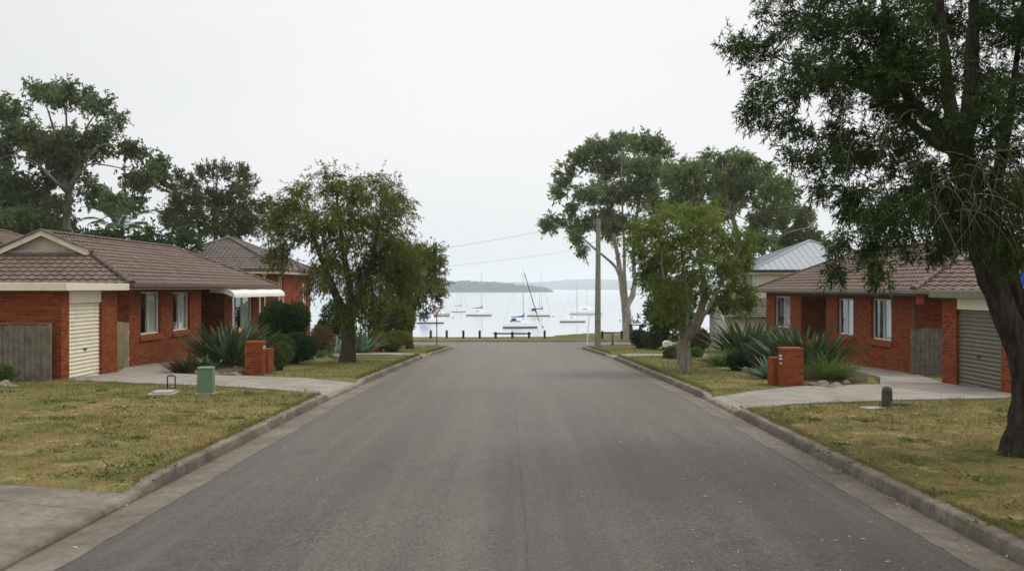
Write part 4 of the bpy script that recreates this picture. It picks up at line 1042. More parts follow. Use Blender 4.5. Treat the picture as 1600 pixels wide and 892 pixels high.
def make_tree(name, label, base, limbs, clumps, bark, leaf, dens, per, L, W, twig, droop, spread, seed, step=0.5, r0=0.008, cat='tree', group=None, extra_twigs=0, p=2.2, shell=0.55, twigrad=0.005, sag=0.1, fwd=0.7, leafdroop=0.15, wob=0.03, roots=False):
    T = Tree(seed); par = empty(name, base, 0, label, cat, group)
    heads = {}
    for key, start, pts in limbs:
        st = heads[start] if start else -1
        if start:
            pts = [(*T.pos[st], T.rad[st]*0.85)]+list(pts)
        heads[key] = T.limb(pts, st, step*0.7, wob)
    pts = crown_points(T.r, clumps, dens, shell)
    tips = T.grow(pts, step=step)
    V, F = T.mesh(r0, p)
    cen = np.mean([c for c, q in clumps], 0)
    tp = np.array(T.pos)[tips]; cc = tp.copy()
    C = np.array([c for c, q in clumps]); near = np.argmin(np.linalg.norm(tp[:, None]-C[None], axis=-1), 1)
    LV, a, b = sprays(T.r, tp, C[near]*0.6+cen*0.4-np.array([0, 0, 0.3]), per, L, W, twig, droop, spread, fwd, leafdroop)
    sub = T.r.random(len(a)) < 0.5
    V2, F2 = frusta(a[sub], b[sub], np.full(sub.sum(), twigrad), np.full(sub.sum(), twigrad*0.4), 3)
    V2 = np.concatenate([V, V2]); F2 = np.concatenate([F, F2+len(V)])
    if roots:                                                     # flare where the stem meets the ground
        r0_ = limbs[0][2][0][3]; bs = np.array(base); A, B, ra, rb = [], [], [], []
        for k in range(7):
            an = k*0.9+T.r.random(); dr = np.array([math.cos(an), math.sin(an), 0])
            A.append(bs+dr*r0_*0.42+np.array([0, 0, r0_*1.9])); B.append(bs+dr*r0_*1.22+np.array([0, 0, -0.12])); ra.append(r0_*0.36); rb.append(r0_*0.26)
        V3, F3 = frusta(np.array(A), np.array(B), np.array(ra), np.array(rb), 8)
        F2 = np.concatenate([F2, F3+len(V2)]); V2 = np.concatenate([V2, V3])
    link(np_mesh('trunk', V2, F2, True), 'trunk', MAT[bark], par)
    leaves_obj('crown', [LV], MAT[leaf], par)
    return par, T
def L3(u, v, y, r): q = at(u, v, y); return (q.x, q.y, q.z, r)

# left street tree: weeping bottlebrush on the left verge
b0 = hit(543, 566); y = b0.y
cl = pxc([(470, 325, 42, 38), (520, 295, 52, 34), (585, 305, 50, 34), (612, 345, 34, 40), (618, 395, 38, 42), (445, 350, 34, 36), (446, 388, 30, 28), (500, 355, 48, 42), (555, 345, 52, 44), (575, 400, 50, 44), (595, 440, 44, 40), (520, 405, 40, 36), (562, 455, 44, 42), (494, 430, 22, 28), (560, 490, 30, 24), (640, 420, 26, 30)], y, depth=1.0, seed=2, spread=1.9)
make_tree('street_tree', 'drooping olive green street tree with dark trunk on the left verge', b0,
    [('t', None, [(*b0[:2], b0.z-0.15, 0.27), L3(543, 545, y, 0.24), L3(545, 525, y, 0.23), L3(543, 505, y, 0.23)]),
     ('a', 't', [L3(528, 470, y-.2, 0.15), L3(510, 425, y-.5, 0.11), L3(490, 370, y-.7, 0.06), L3(478, 330, y-.8, 0.03)]),
     ('b', 't', [L3(548, 460, y+.3, 0.14), L3(538, 400, y+.4, 0.10), L3(530, 340, y+.5, 0.06), L3(525, 300, y+.4, 0.03)]),
     ('c', 't', [L3(562, 465, y-.2, 0.13), L3(580, 410, y-.3, 0.09), L3(592, 350, y-.3, 0.05), L3(600, 320, y, 0.03)]),
     ('d', 'a', [L3(470, 350, y+.4, 0.03), L3(455, 335, y+.6, 0.02)])],
    cl, 'bark_brown', 'leaf_street', 40, (11, 10), 0.13, 0.034, 0.36, 0.55, 0.5, 21, step=0.4, r0=0.006, leafdroop=0.5, fwd=0.8)

# tree beyond it, leaning over the lake view
b0 = hit(640, 545); y = b0.y
cl = pxc([(640, 400, 30, 26), (668, 398, 26, 22), (682, 415, 18, 16), (676, 440, 22, 18), (645, 440, 32, 32), (682, 462, 14, 12), (655, 470, 22, 18), (625, 470, 26, 30), (620, 425, 24, 24)], y, depth=1.0, seed=3, spread=1.6)
make_tree('street_tree', 'dark spreading tree behind the left street tree, overhanging the give way sign', b0,
    [('t', None, [(*b0[:2], b0.z-0.1, 0.2), L3(640, 520, y, 0.17), L3(644, 490, y, 0.15)]),
     ('a', 't', [L3(655, 460, y, 0.10), L3(668, 430, y-.3, 0.06), L3(674, 405, y-.3, 0.03)]),
     ('b', 't', [L3(640, 455, y+.3, 0.10), L3(640, 410, y+.4, 0.05)]),
     ('c', 'a', [L3(672, 462, y, 0.04), L3(684, 460, y, 0.02)])],
    cl, 'bark_dark', 'leaf_street', 34, (10, 10), 0.17, 0.055, 0.38, 0.2, 0.7, 22, step=0.5, r0=0.008)

# big gum at the left, behind the bungalow
y = 66.0; gz_ = float(lawn_z(-30, 66)); q = at(104, 378, y); b0 = Vector((q.x, y, gz_))
cz = [(180, 130, 55, 36), (330, 155, 100, 58), (250, 150, 70, 50), (500, 200, 72, 48), (590, 265, 34, 42), (60, 235, 75, 48), (0, 240, 60, 60), (120, 360, 90, 46), (210, 370, 100, 46), (380, 430, 150, 84), (260, 440, 110, 70), (450, 350, 100, 40), (640, 430, 72, 46), (760, 500, 66, 50), (820, 585, 34, 42), (665, 560, 80, 52), (720, 590, 50, 30), (455, 640, 76, 48), (560, 690, 84, 40), (650, 700, 50, 46), (50, 590, 100, 60), (180, 640, 100, 70), (10, 420, 60, 80), (60, 760, 120, 80), (190, 780, 90, 44), (290, 690, 50, 40)]
cz = [(a, b_, c*1.08, d*1.12) for a, b_, c, d in cz]+[(330, 520, 80, 50), (240, 560, 60, 40)]
cl = pxc(cz, y, 0.314, 0, 100, depth=1.1, seed=4, spread=5.0)
cl += pxc([(-60, 230, 50, 40), (-90, 300, 55, 45), (-40, 340, 50, 40)], y, depth=1.0, seed=5, spread=3)
zz = lambda a, b_, r, dy=0: L3(0.314*a, 100+0.314*b_, y+dy, r)
make_tree('gum_tree', 'tall spreading gum tree behind the left bungalow', b0,
    [('t', None, [(*b0[:2], b0.z-0.2, 0.62), zz(328, 860, 0.279), zz(335, 740, 0.260), zz(340, 640, 0.236)]),
     ('a', 't', [zz(328, 540, 0.186), zz(325, 430, 0.149), zz(330, 300, 0.074, 1), zz(330, 200, 0.031, 1)]),
     ('a2', 'a', [zz(340, 160, 0.025, 1), zz(350, 140, 0.019, 1)]),
     ('b', 't', [zz(295, 560, .14, 1), zz(235, 460, .10, 1), (zz(130, 370, .06, 1.5)), zz(40, 300, .03, 1.5)]),
     ('c', 't', [zz(375, 560, .13, -1), zz(430, 460, .09, -1), zz(520, 400, .055, -1.5), zz(640, 420, .03, -1.5)]),
     ('d', 't', [zz(380, 570, .09, -1), zz(440, 500, .06, -1.5), zz(560, 510, .04, -2), zz(680, 540, .02, -2)]),
     ('e', 't', [zz(290, 420, 0.112, 2), zz(260, 300, 0.074, 2), zz(220, 180, 0.037, 2)]),
     ('f', 't', [zz(400, 420, 0.099, 0), zz(440, 300, 0.062, 0), zz(500, 220, 0.031, 0)]),
     ('g', 't', [zz(280, 590, .10, -2), zz(190, 500, .07, -2), zz(70, 450, .04, -2), zz(0, 470, .025, -2)])],
    cl, 'bark_gum_dark', 'leaf_euc', 12, (14, 12), 0.23, 0.11, 0.55, 0.15, 0.75, 23, step=0.9, r0=0.016, twigrad=0.012, leafdroop=0.35)
# dark trees low behind it, at the picture's left edge
y = 74.0
q = at(10, 380, y); b0 = Vector((q.x, y, float(lawn_z(-30, y))))
cl = pxc([(0, 330, 40, 34), (40, 345, 34, 30), (-30, 300, 40, 40), (20, 300, 30, 26), (60, 365, 30, 22), (-20, 370, 50, 34), (85, 350, 22, 20)], y, depth=1.0, seed=6, spread=2.5)
make_tree('bushy_tree', 'dark bushy tree below the tall gum at the left edge of the picture', b0,
    [('t', None, [(*b0[:2], b0.z-0.2, 0.4), L3(10, 400, y, .3), L3(8, 360, y, .2)]), ('a', 't', [L3(30, 330, y, .1), L3(40, 310, y, .05)]), ('b', 't', [L3(-15, 330, y, .1), L3(-30, 300, y, .05)])],
    cl, 'bark_dark', 'leaf_dark', 9, (11, 11), 0.36, 0.15, 0.75, 0.1, 0.8, 24, step=1.0, r0=0.016, twigrad=0.012)
y = 60.0
q = at(205, 380, y); b0 = Vector((q.x, y, float(lawn_z(-24, y))))
cl = pxc([(130, 372, 24, 16), (215, 376, 28, 16), (255, 378, 24, 16), (285, 375, 20, 14), (180, 372, 22, 14)], y, depth=1.2, seed=7, spread=1.5)
make_tree('bushy_tree', 'low dark bushy tree behind the palm and the left bungalow roof', b0,
    [('t', None, [(*b0[:2], b0.z-0.2, 0.3), L3(205, 420, y, .22), L3(205, 395, y, .15)]), ('a', 't', [L3(150, 380, y, .06), L3(130, 374, y, .03)]), ('b', 't', [L3(255, 382, y, .06), L3(285, 377, y, .03)])],
    cl, 'bark_dark', 'leaf_dark', 12, (11, 10), 0.32, 0.13, 0.6, 0.1, 0.8, 25, step=0.8, r0=0.014)

# she-oak between the two left houses
y = 84.0; q = at(340, 390, y); b0 = Vector((q.x, y, float(lawn_z(-26, y))))
cz = [(1090, 545, 60, 34), (1180, 560, 60, 40), (1030, 580, 46, 40), (950, 600, 60, 46), (1210, 620, 44, 50), (900, 570, 24, 30), (1000, 700, 120, 70), (1120, 680, 90, 70), (900, 680, 50, 40), (860, 750, 54, 46), (1200, 720, 70, 70), (1285, 720, 40, 44), (940, 800, 90, 50), (1060, 800, 100, 60), (1180, 820, 100, 50), (1320, 700, 24, 30), (1310, 780, 40, 50), (850, 800, 34, 30)]
cl = pxc(cz, y, 0.314, 0, 100, depth=1.0, seed=8, spread=3.0)
make_tree('she_oak', 'sparse brownish green she-oak rising behind the roofs between the two left houses', b0,
    [('t', None, [(*b0[:2], b0.z-0.2, 0.38), zz(1075, 900, .26, 18), zz(1065, 780, .2, 18), zz(1075, 640, .1, 18), zz(1085, 550, .04, 18)]),
     ('t2', None, [(b0.x, y, b0.z-0.2, 0.3), zz(1150, 900, .22, 19), zz(1140, 780, .16, 19), zz(1180, 640, .07, 19), zz(1190, 570, .03, 19)]),
     ('t3', None, [(b0.x, y, b0.z-0.2, 0.3), zz(1000, 900, .2, 17), zz(985, 780, .14, 17), zz(950, 660, .06, 17), zz(900, 590, .03, 17)]),
     ('a', 't3', [zz(880, 570, .02, 17)])],
    cl, 'bark_dark', 'leaf_sheoak', 13, (10, 12), 0.3, 0.09, 0.6, -0.1, 0.6, 26, step=0.8, r0=0.014, twigrad=0.012, fwd=0.9, leafdroop=-0.1)

# right side: tall lakeside gum
b0 = Vector(at(983, 523, 103)); y = 103.0
S_, OX, OY = 0.415, 830, 190
cz = [(340, 85, 60, 36), (420, 85, 66, 40), (470, 110, 50, 46), (250, 115, 70, 42), (190, 150, 46, 40), (130, 200, 44, 44), (110, 265, 24, 34), (300, 170, 90, 44), (410, 180, 80, 50), (480, 190, 44, 50), (300, 260, 90, 42), (400, 260, 70, 46), (210, 270, 56, 38), (90, 375, 44, 26), (55, 400, 20, 24), (175, 385, 50, 32), (170, 440, 28, 30), (260, 360, 70, 38), (330, 370, 70, 38), (200, 480, 16, 22), (460, 300, 50, 50), (400, 420, 34, 34), (300, 420, 40, 26), (150, 340, 36, 24)]
cl = pxc(cz, y, S_, OX, OY, depth=1.1, seed=9, spread=5.5)
gg = lambda a, b_, r, dy=0: L3(OX+S_*a, OY+S_*b_, y+dy, r)
make_tree('gum_tree', 'tall pale trunked gum tree at the lake edge, right of the power pole', b0,
    [('t', None, [(*b0[:2], b0.z-0.4, 0.62), gg(362, 760, .50), gg(356, 700, .47)]),
     ('a', 't', [gg(345, 640, .33), gg(335, 570, .29), gg(325, 500, .24), gg(310, 430, .18, 1), gg(290, 330, .12, 2), gg(250, 200, .06, 2)]),
     ('a1', 'a', [gg(235, 150, .05, 2), gg(220, 130, .03, 2)]),
     ('b', 't', [gg(380, 660, .30, .5), gg(390, 600, .25, 1), gg(385, 500, .2, 1), gg(395, 380, .14, 1), gg(410, 240, .08, 0), gg(430, 120, .04, 0)]),
     ('c', 'a', []) if False else ('c', 't', [gg(335, 580, .22, -1), gg(300, 530, .14, -1.5), gg(240, 480, .11, -2), gg(180, 430, .08, -2), gg(100, 390, .04, -2)]),
     ('d', 't', [gg(352, 600, .2, -1), gg(350, 480, .16, -1.5), gg(345, 360, .11, -2), gg(340, 220, .06, -2), gg(340, 120, .03, -2)]),
     ('e', 'b', [gg(450, 110, .03, 0)])],
    cl, 'bark_gum', 'leaf_euc_far', 10, (14, 12), 0.28, 0.12, 0.62, 0.2, 0.75, 27, step=1.1, r0=0.02, twigrad=0.014, leafdroop=0.35)

# second gum to the right of it
y = 92.0; q = at(1150, 440, y); b0 = Vector((q.x, y, float(lawn_z(20, y))))
gg = lambda a, b_, r, dy=0: L3(OX+S_*a, OY+S_*b_, y+dy, r)
cz = [(560, 190, 46, 44), (620, 180, 66, 42), (720, 150, 80, 38), (790, 170, 60, 40), (850, 195, 70, 46), (910, 250, 70, 48), (680, 240, 80, 46), (790, 270, 90, 60), (590, 260, 60, 44), (970, 270, 40, 34), (950, 330, 54, 40), (880, 370, 80, 48), (1030, 350, 40, 28), (1065, 430, 40, 40), (1000, 400, 60, 40), (960, 450, 70, 34), (850, 450, 70, 34), (1090, 470, 26, 24), (700, 330, 70, 50), (620, 340, 60, 50), (540, 290, 40, 40), (520, 220, 30, 50)]
cl = pxc(cz, y, S_, OX, OY, depth=1.1, seed=10, spread=5.5)
make_tree('gum_tree', 'broad olive gum tree rising behind the grey metal roof on the right', b0,
    [('t', None, [(*b0[:2], b0.z-0.4, 0.55), gg(780, 600, .42), gg(785, 480, .36)]),
     ('a', 't', [gg(770, 400, .24), gg(740, 300, .15, 1), gg(720, 180, .06, 1)]),
     ('b', 't', [gg(840, 400, .22, -1), gg(880, 300, .13, -1), gg(890, 220, .05, -1)]),
     ('c', 't', [gg(700, 420, .2, 1), gg(640, 320, .12, 2), gg(600, 220, .05, 2)]),
     ('d', 't', [gg(880, 470, .16, -2), gg(960, 420, .1, -2), gg(1050, 400, .05, -2)]),
     ('e', 'a', [gg(800, 170, .04, 0)])],
    cl, 'bark_gum_dark', 'leaf_euc_far', 11, (14, 12), 0.27, 0.12, 0.6, 0.15, 0.75, 28, step=1.0, r0=0.018, twigrad=0.014, leafdroop=0.3)

# right street tree: paperbark
b0 = hit(1070, 579); y = b0.y
S_, OX, OY = 0.3364, 950, 320
gg = lambda a, b_, r, dy=0: L3(OX+S_*a, OY+S_*b_, y+dy, r)
cz = [(250, 70, 80, 40), (340, 55, 80, 44), (430, 60, 90, 46), (490, 100, 60, 50), (170, 130, 56, 50), (150, 200, 54, 56), (240, 160, 90, 60), (350, 160, 100, 70), (460, 180, 100, 60), (560, 160, 70, 46), (640, 170, 56, 34), (610, 230, 60, 50), (600, 290, 64, 54), (500, 280, 80, 60), (380, 270, 80, 60), (260, 270, 80, 60), (190, 300, 60, 60), (620, 380, 54, 50), (540, 400, 60, 56), (640, 430, 36, 34), (270, 350, 60, 50), (240, 400, 50, 50), (450, 370, 50, 44), (580, 450, 46, 30), (300, 460, 46, 46), (240, 470, 40, 44), (335, 510, 30, 36), (390, 420, 46, 44), (500, 450, 40, 34), (300, 390, 60, 50)]
cl = pxc(cz, y, S_, OX, OY, depth=1.0, seed=11, spread=1.7)
make_tree('paperbark_tree', 'bright green paperbark street tree with pale twisted trunk on the right verge', b0,
    [('t', None, [(b0.x-.02, y, b0.z-0.15, 0.22), gg(357, 720, .21), gg(350, 660, .215), gg(358, 620, .205)]),
     ('a', 't', [gg(338, 570, .085, -.2), gg(310, 500, .07, -.3), gg(275, 400, .05, -.4), gg(250, 280, .035, -.3), gg(260, 160, .02, 0)]),
     ('b', 't', [gg(385, 600, .15, .1), gg(420, 540, .14, .2), gg(442, 450, .12, .2), gg(440, 340, .09, .2), gg(425, 220, .06, .2), gg(420, 140, .03, .2)]),
     ('c', 't', [gg(368, 540, .06, .3), gg(372, 430, .05, .5), gg(350, 300, .035, .6), gg(340, 160, .02, .5)]),
     ('d', 'b', [gg(440, 100, .02, .1)]),
     ('e', 't', [gg(410, 575, .07, -.3), gg(480, 450, .055, -.5), gg(550, 330, .04, -.6), gg(600, 230, .02, -.5)])],
    cl, 'bark_paper', 'leaf_paperbark', 50, (13, 11), 0.13, 0.036, 0.34, 0.35, 0.55, 29, step=0.35, r0=0.006, leafdroop=0.4, fwd=0.8, wob=0.06)
# thick extra stems twisted round the base of the paperbark belong to its trunk; dense green tree behind it
y = 57.0; q = hit(1045, 548); b0 = Vector((at(1040, 548, y).x, y, float(lawn_z(9, y))))
cl = pxc([(1030, 470, 24, 26), (1050, 450, 26, 26), (1025, 505, 24, 24), (1050, 500, 26, 28), (1020, 440, 18, 20), (1065, 475, 22, 30), (1035, 410, 22, 24), (1078, 440, 18, 20)], y, depth=1.0, seed=12, spread=1.2)
make_tree('bushy_tree', 'dense dark green tree close behind the right street tree', b0,
    [('t', None, [(*b0[:2], b0.z-0.1, 0.2), L3(1041, 525, y, .15), L3(1042, 500, y, .12)]), ('a', 't', [L3(1030, 450, y, .06), L3(1032, 415, y, .03)]), ('b', 't', [L3(1060, 460, y, .06), L3(1070, 440, y, .03)])],
    cl, 'bark_dark', 'leaf_dark', 28, (9, 10), 0.2, 0.085, 0.36, 0.1, 0.8, 30, step=0.5, r0=0.008)

# big dark tree in the right foreground
b0 = hit(1592, 709); y = b0.y
gg = lambda u, v, r, dy=0: L3(u, v, y+dy, r)
cz = [(1240, 20, 50, 34), (1190, 75, 44, 26), (1160, 68, 26, 12), (1310, 40, 60, 50), (1400, 30, 70, 50), (1500, 30, 70, 50), (1590, 40, 70, 55), (1225, 125, 50, 34), (1185, 165, 30, 22), (1300, 120, 64, 50), (1390, 140, 66, 50), (1235, 195, 36, 30), (1275, 240, 44, 34), (1330, 220, 56, 46), (1400, 225, 60, 46), (1470, 300, 60, 44), (1560, 280, 70, 54), (1590, 170, 56, 60), (1285, 290, 26, 24), (1325, 320, 40, 36), (1390, 320, 54, 46), (1440, 370, 44, 30), (1490, 370, 50, 32), (1570, 350, 60, 40), (1365, 385, 28, 40), (1320, 380, 18, 34), (1375, 430, 14, 24), (1315, 415, 10, 16), (1530, 120, 40, 50), (1450, 90, 50, 44)]
cl = pxc(cz, y, depth=1.15, seed=13, spread=2.1)
cl += pxc([(1480, 290, 50, 44), (1540, 330, 50, 40), (1590, 300, 50, 50), (1430, 330, 50, 36), (1500, 240, 44, 40), (1550, 180, 50, 50), (1460, 170, 50, 50), (1400, 100, 60, 50), (1340, 80, 60, 50), (1570, 380, 44, 34)], y-1.5, depth=1.0, seed=15, spread=0.5)
cl += pxc([(1300, -60, 70, 60), (1420, -80, 90, 70), (1560, -70, 90, 70), (1680, 0, 90, 70), (1690, 130, 80, 80), (1680, 270, 80, 70), (1480, -190, 110, 70), (1620, -180, 100, 70), (1340, -150, 70, 60), (1780, 60, 80, 80), (1760, 200, 70, 70)], y, depth=1.1, seed=14, spread=2.0)
cl += [(np.array(c_), np.array([r_, r_, r_*0.8])) for c_, r_ in (((7.4, 9.6, 6.2), 1.1), ((8.6, 8.2, 6.0), 1.2), ((7.0, 8.2, 7.4), 1.0), ((8.4, 10.6, 5.2), 1.0), ((7.6, 7.0, 6.6), 1.0), ((9.6, 9.6, 6.6), 1.2), ((9.4, 11.8, 6.0), 1.2), ((6.6, 10.4, 7.6), 0.9))]  # unseen crown lumps, added to shade the near right road and lawn
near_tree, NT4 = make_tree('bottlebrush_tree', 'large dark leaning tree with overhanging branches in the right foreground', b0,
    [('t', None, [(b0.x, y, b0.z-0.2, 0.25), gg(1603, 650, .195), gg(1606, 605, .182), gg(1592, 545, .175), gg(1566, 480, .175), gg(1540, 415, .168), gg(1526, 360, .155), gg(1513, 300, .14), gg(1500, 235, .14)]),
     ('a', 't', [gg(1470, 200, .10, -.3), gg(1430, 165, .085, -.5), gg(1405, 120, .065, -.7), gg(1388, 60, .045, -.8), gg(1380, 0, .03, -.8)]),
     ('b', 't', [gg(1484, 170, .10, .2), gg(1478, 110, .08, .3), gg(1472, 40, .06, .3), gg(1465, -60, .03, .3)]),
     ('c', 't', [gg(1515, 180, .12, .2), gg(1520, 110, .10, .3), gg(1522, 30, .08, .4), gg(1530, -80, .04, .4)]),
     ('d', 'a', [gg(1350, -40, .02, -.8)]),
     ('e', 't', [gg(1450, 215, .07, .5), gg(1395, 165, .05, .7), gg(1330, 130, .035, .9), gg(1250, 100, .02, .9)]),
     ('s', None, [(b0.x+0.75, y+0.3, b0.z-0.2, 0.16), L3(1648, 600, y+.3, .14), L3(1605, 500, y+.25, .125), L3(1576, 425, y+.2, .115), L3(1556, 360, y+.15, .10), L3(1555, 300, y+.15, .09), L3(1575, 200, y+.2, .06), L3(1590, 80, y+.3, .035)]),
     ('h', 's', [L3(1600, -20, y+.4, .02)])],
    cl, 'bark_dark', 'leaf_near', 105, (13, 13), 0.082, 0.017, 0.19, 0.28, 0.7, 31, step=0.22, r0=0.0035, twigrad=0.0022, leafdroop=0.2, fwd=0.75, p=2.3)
# bare hanging twigs in its shaded underside
r_ = np.random.default_rng(44); b = MB()
for k in range(52):
    u, v = r_.uniform(1450, 1600), r_.uniform(235, 345)
    if k > 44: u, v = r_.uniform(1300, 1440), r_.uniform(150, 260)
    p = Vector(at(u, v, y+r_.uniform(-2.5, -1.7))); pts = [p]; d = Vector((r_.normal()*0.6, r_.normal()*0.3, 0.2))
    for j in range(9):
        p = p+d*0.07; pts.append(p.copy()); d += Vector((r_.normal()*0.22, r_.normal()*0.2, -0.28))
    b.tube(pts, [0.0042*(1-j/12) for j in range(10)], 4)
b.build('bare_twigs', MAT['bark_paper'], near_tree, uv=False)['kind'] = 'stuff'

# ------------------------------------------------------------------ shrubs, clumps, palm
def bush(name, label, u, v, ru, rv, y, leaf, n, L, W, seed, group=None, cat='shrub', lumps=5, stiff=0.0, droop=0.1, depth=1.0, ball=False, base_v=None):
    r = np.random.default_rng(seed); c = Vector(at(u, v, y)); q = np.array([ru*y/FOC, ru*y/FOC*depth, rv*y/FOC])
    zg = float(lawn_z(c.x, y)); par = empty(name, (c.x, y, zg), 0, label, cat, group)
    cs = [(np.array(c), q*(0.98 if ball else 0.72))]
    if not ball:
        for k in range(lumps):
            d = unit(r.normal(size=3)); d[2] = abs(d[2])*0.9-0.25; cs.append((np.array(c)+d*q*0.55, q*r.uniform(0.42, 0.6)))
    P = []
    for cc, qq in cs:
        m = int(n/len(cs)); d = unit(r.normal(size=(m, 3))); k = (0.55+0.45*r.random((m, 1))**0.6) if not ball else (0.86+0.14*r.random((m, 1)))
        p = cc+d*k*qq; P.append(np.concatenate([p, unit(d*0.8+r.normal(size=d.shape)*0.55+np.array([0, 0, 0.25-droop]))], 1))
    P = np.concatenate(P); P = P[P[:, 2] > lawn_z(P[:, 0], P[:, 1])+0.02]
    V = leaf_np(P[:, :3], P[:, 3:], L*(0.6+0.8*r.random(len(P))), W*(0.7+0.6*r.random(len(P))), r, droop)
    A, B = [], []
    for k in range(26):
        e = cs[r.integers(len(cs))]; t = np.array(e[0])+unit(r.normal(size=3))*e[1]*0.7
        s = np.array([c.x, y, zg-0.05])+np.array([r.normal()*q[0]*0.12, r.normal()*q[1]*0.12, 0]); m = (s+t)/2+r.normal(size=3)*0.06
        A += [s, m]; B += [m, t]
    V2, F2 = frusta(np.array(A), np.array(B), np.tile([0.022, 0.014], 26), np.tile([0.014, 0.006], 26), 5)
    link(np_mesh('stem', V2, F2, True), 'stem', MAT['bark_brown'], par)
    leaves_obj('foliage', [V], MAT[leaf], par); return par
def blade_strip(r, base, az, L, W, lean, curve, seg=6, fold=0.35, petiole=0.0):
    """one long leaf: a strip that rises from base, leans out along az and arches over"""
    d = np.array([math.cos(az), math.sin(az), 0]); s = np.array([-math.sin(az), math.cos(az), 0]); p = np.array(base, float); th = lean; rows = []
    for k in range(seg+1):
        t = k/seg
        w = W*(min(1, 0.25+0.0*t) if t < petiole*0.9 else math.sin(math.pi*min(1, 0.12+0.88*(t-petiole)/(1-petiole+1e-6)))**0.8)
        if t < petiole: w = W*0.16
        if k == seg: w = W*0.03
        up = np.array([0, 0, 1.0])*math.sin(th)*0+np.array([-d[0]*math.cos(th), -d[1]*math.cos(th), math.sin(th)])
        rows.append([p-s*w/2+up*w*fold, p, p+s*w/2+up*w*fold])
        p = p+(d*math.sin(th)+np.array([0, 0, 1])*math.cos(th))*L/seg; th += curve/seg
    V = np.array(rows).reshape(-1, 3); F = []
    for k in range(seg):
        for j in range(2): a = k*3+j; F.append((a, a+1, a+4, a+3))
    return V, np.array(F)
def rosette(name, label, u, v, y, n, L, W, leaf, seed, rad, lean=(0.05, 1.0), curve=(0.2, 0.7), petiole=0.0, fold=0.35, cat='plant', group=None, flowers=0, Lvar=0.25, dead=0, part='foliage', z=None):
    r = np.random.default_rng(seed); c = hit(u, v) if y is None else Vector((at(u, v, y).x, y, float(lawn_z(at(u, v, y).x, y))))
    if z is not None: c.z = z
    par = empty(name, c, 0, label, cat, group); VV, FF, off = [], [], 0
    for k in range(n):
        az = r.uniform(0, 2*math.pi); t = math.sqrt(r.random()); ln = lean[0]+(lean[1]-lean[0])*t
        b = np.array([c.x+math.cos(az)*rad*t*0.6, c.y+math.sin(az)*rad*t*0.6, c.z-0.03])+np.array([*r.normal(size=2)*rad*0.2, 0])
        V, F = blade_strip(r, b, az+r.normal()*0.35, L*(1-Lvar+2*Lvar*r.random()), W*(0.8+0.4*r.random()), ln, r.uniform(*curve), 7, fold, petiole)
        VV.append(V); FF.append(F+off); off += len(V)
    link(np_mesh(part, np.concatenate(VV), np.concatenate(FF)), part, MAT[leaf], par)
    if dead:
        VV, FF, off = [], [], 0
        for k in range(dead):
            az = r.uniform(0, 6.28); b = np.array([c.x+math.cos(az)*rad*0.5, c.y+math.sin(az)*rad*0.5, c.z])
            V, F = blade_strip(r, b, az, L*r.uniform(0.5, 0.95), W*0.9, r.uniform(0.5, 1.1), r.uniform(0.8, 1.6), 7, 0.25, petiole); VV.append(V); FF.append(F+off); off += len(V)
        link(np_mesh('dead_leaves', np.concatenate(VV), np.concatenate(FF)), 'dead_leaves', MAT['dead_leaf'], par)
    for k in range(flowers):
        az = r.uniform(0, 6.28); h = L*r.uniform(0.55, 0.85); lean_ = r.uniform(0.1, 0.5)
        p0 = np.array(c); p1 = p0+np.array([math.cos(az)*h*lean_, math.sin(az)*h*lean_-0.25, h])
        b = MB(); b.tube([p0, (p0+p1)/2+np.array([0, 0, 0.1]), p1], 0.012, 5); fl = b.build('flower_stalk', MAT['leaf_dark'], par, uv=False)
        b = MB()
        for j in range(4):
            a = az+(j-1.5)*0.5; tip = p1+np.array([math.cos(a)*0.10, math.sin(a)*0.10, 0.13+0.03*j]); sd = np.array([-math.sin(a), math.cos(a), 0])*0.025
            b.face([p1, (p1+tip)/2+sd, tip, (p1+tip)/2-sd])
        b.build('flower', MAT['flower'], fl, uv=False)
    return par

rosette('bird_of_paradise', 'large bird of paradise clump with long dark leaves in front of the left bungalow porch', 360, 575, 30.6, 270, 1.42, 0.095, 'leaf_strelitzia', 51, 0.68, (0.03, 0.85), (0.1, 0.55), 0.42, 0.3, flowers=3, dead=16, Lvar=0.4)
rosette('bird_of_paradise', 'bird of paradise clump with pale leaf tips behind the right brick letterbox', 1258, 588, 27.8, 260, 1.36, 0.092, 'leaf_strelitzia', 52, 0.62, (0.03, 0.72), (0.1, 0.55), 0.42, 0.3, flowers=3, dead=16, Lvar=0.4)
rosette('bird_of_paradise', 'dark bird of paradise clump in front of the cream garage', 1172, 570, 36.5, 240, 1.55, 0.11, 'leaf_strelitzia', 53, 0.7, (0.03, 0.8), (0.1, 0.5), 0.4, 0.3, flowers=2, dead=16, Lvar=0.4)
rosette('tussock_plant', 'bright green grassy tussock right of the right brick letterbox', 1294, 600, 26.2, 420, 0.95, 0.022, 'leaf_tussock', 54, 0.42, (0.05, 1.0), (0.3, 1.0), 0, 0.25)
rosette('tussock_plant', 'small grassy tussock at the near left end of the right garden bed', 1128, 578, 34.5, 260, 0.85, 0.022, 'leaf_tussock', 55, 0.4, (0.05, 1.0), (0.3, 1.0), 0, 0.25)
rosette('agave', 'pale green agave rosette left of the right brick letterbox', 1207, 590, 27.0, 34, 0.85, 0.12, 'leaf_agave', 56, 0.2, (0.1, 1.25), (-0.1, 0.35), 0, 0.3)
rosette('agave', 'large pale green agave behind the trunk of the left street tree', 565, 556, 46.0, 44, 1.25, 0.17, 'leaf_agave', 57, 0.3, (0.1, 1.2), (-0.1, 0.3), 0, 0.3)
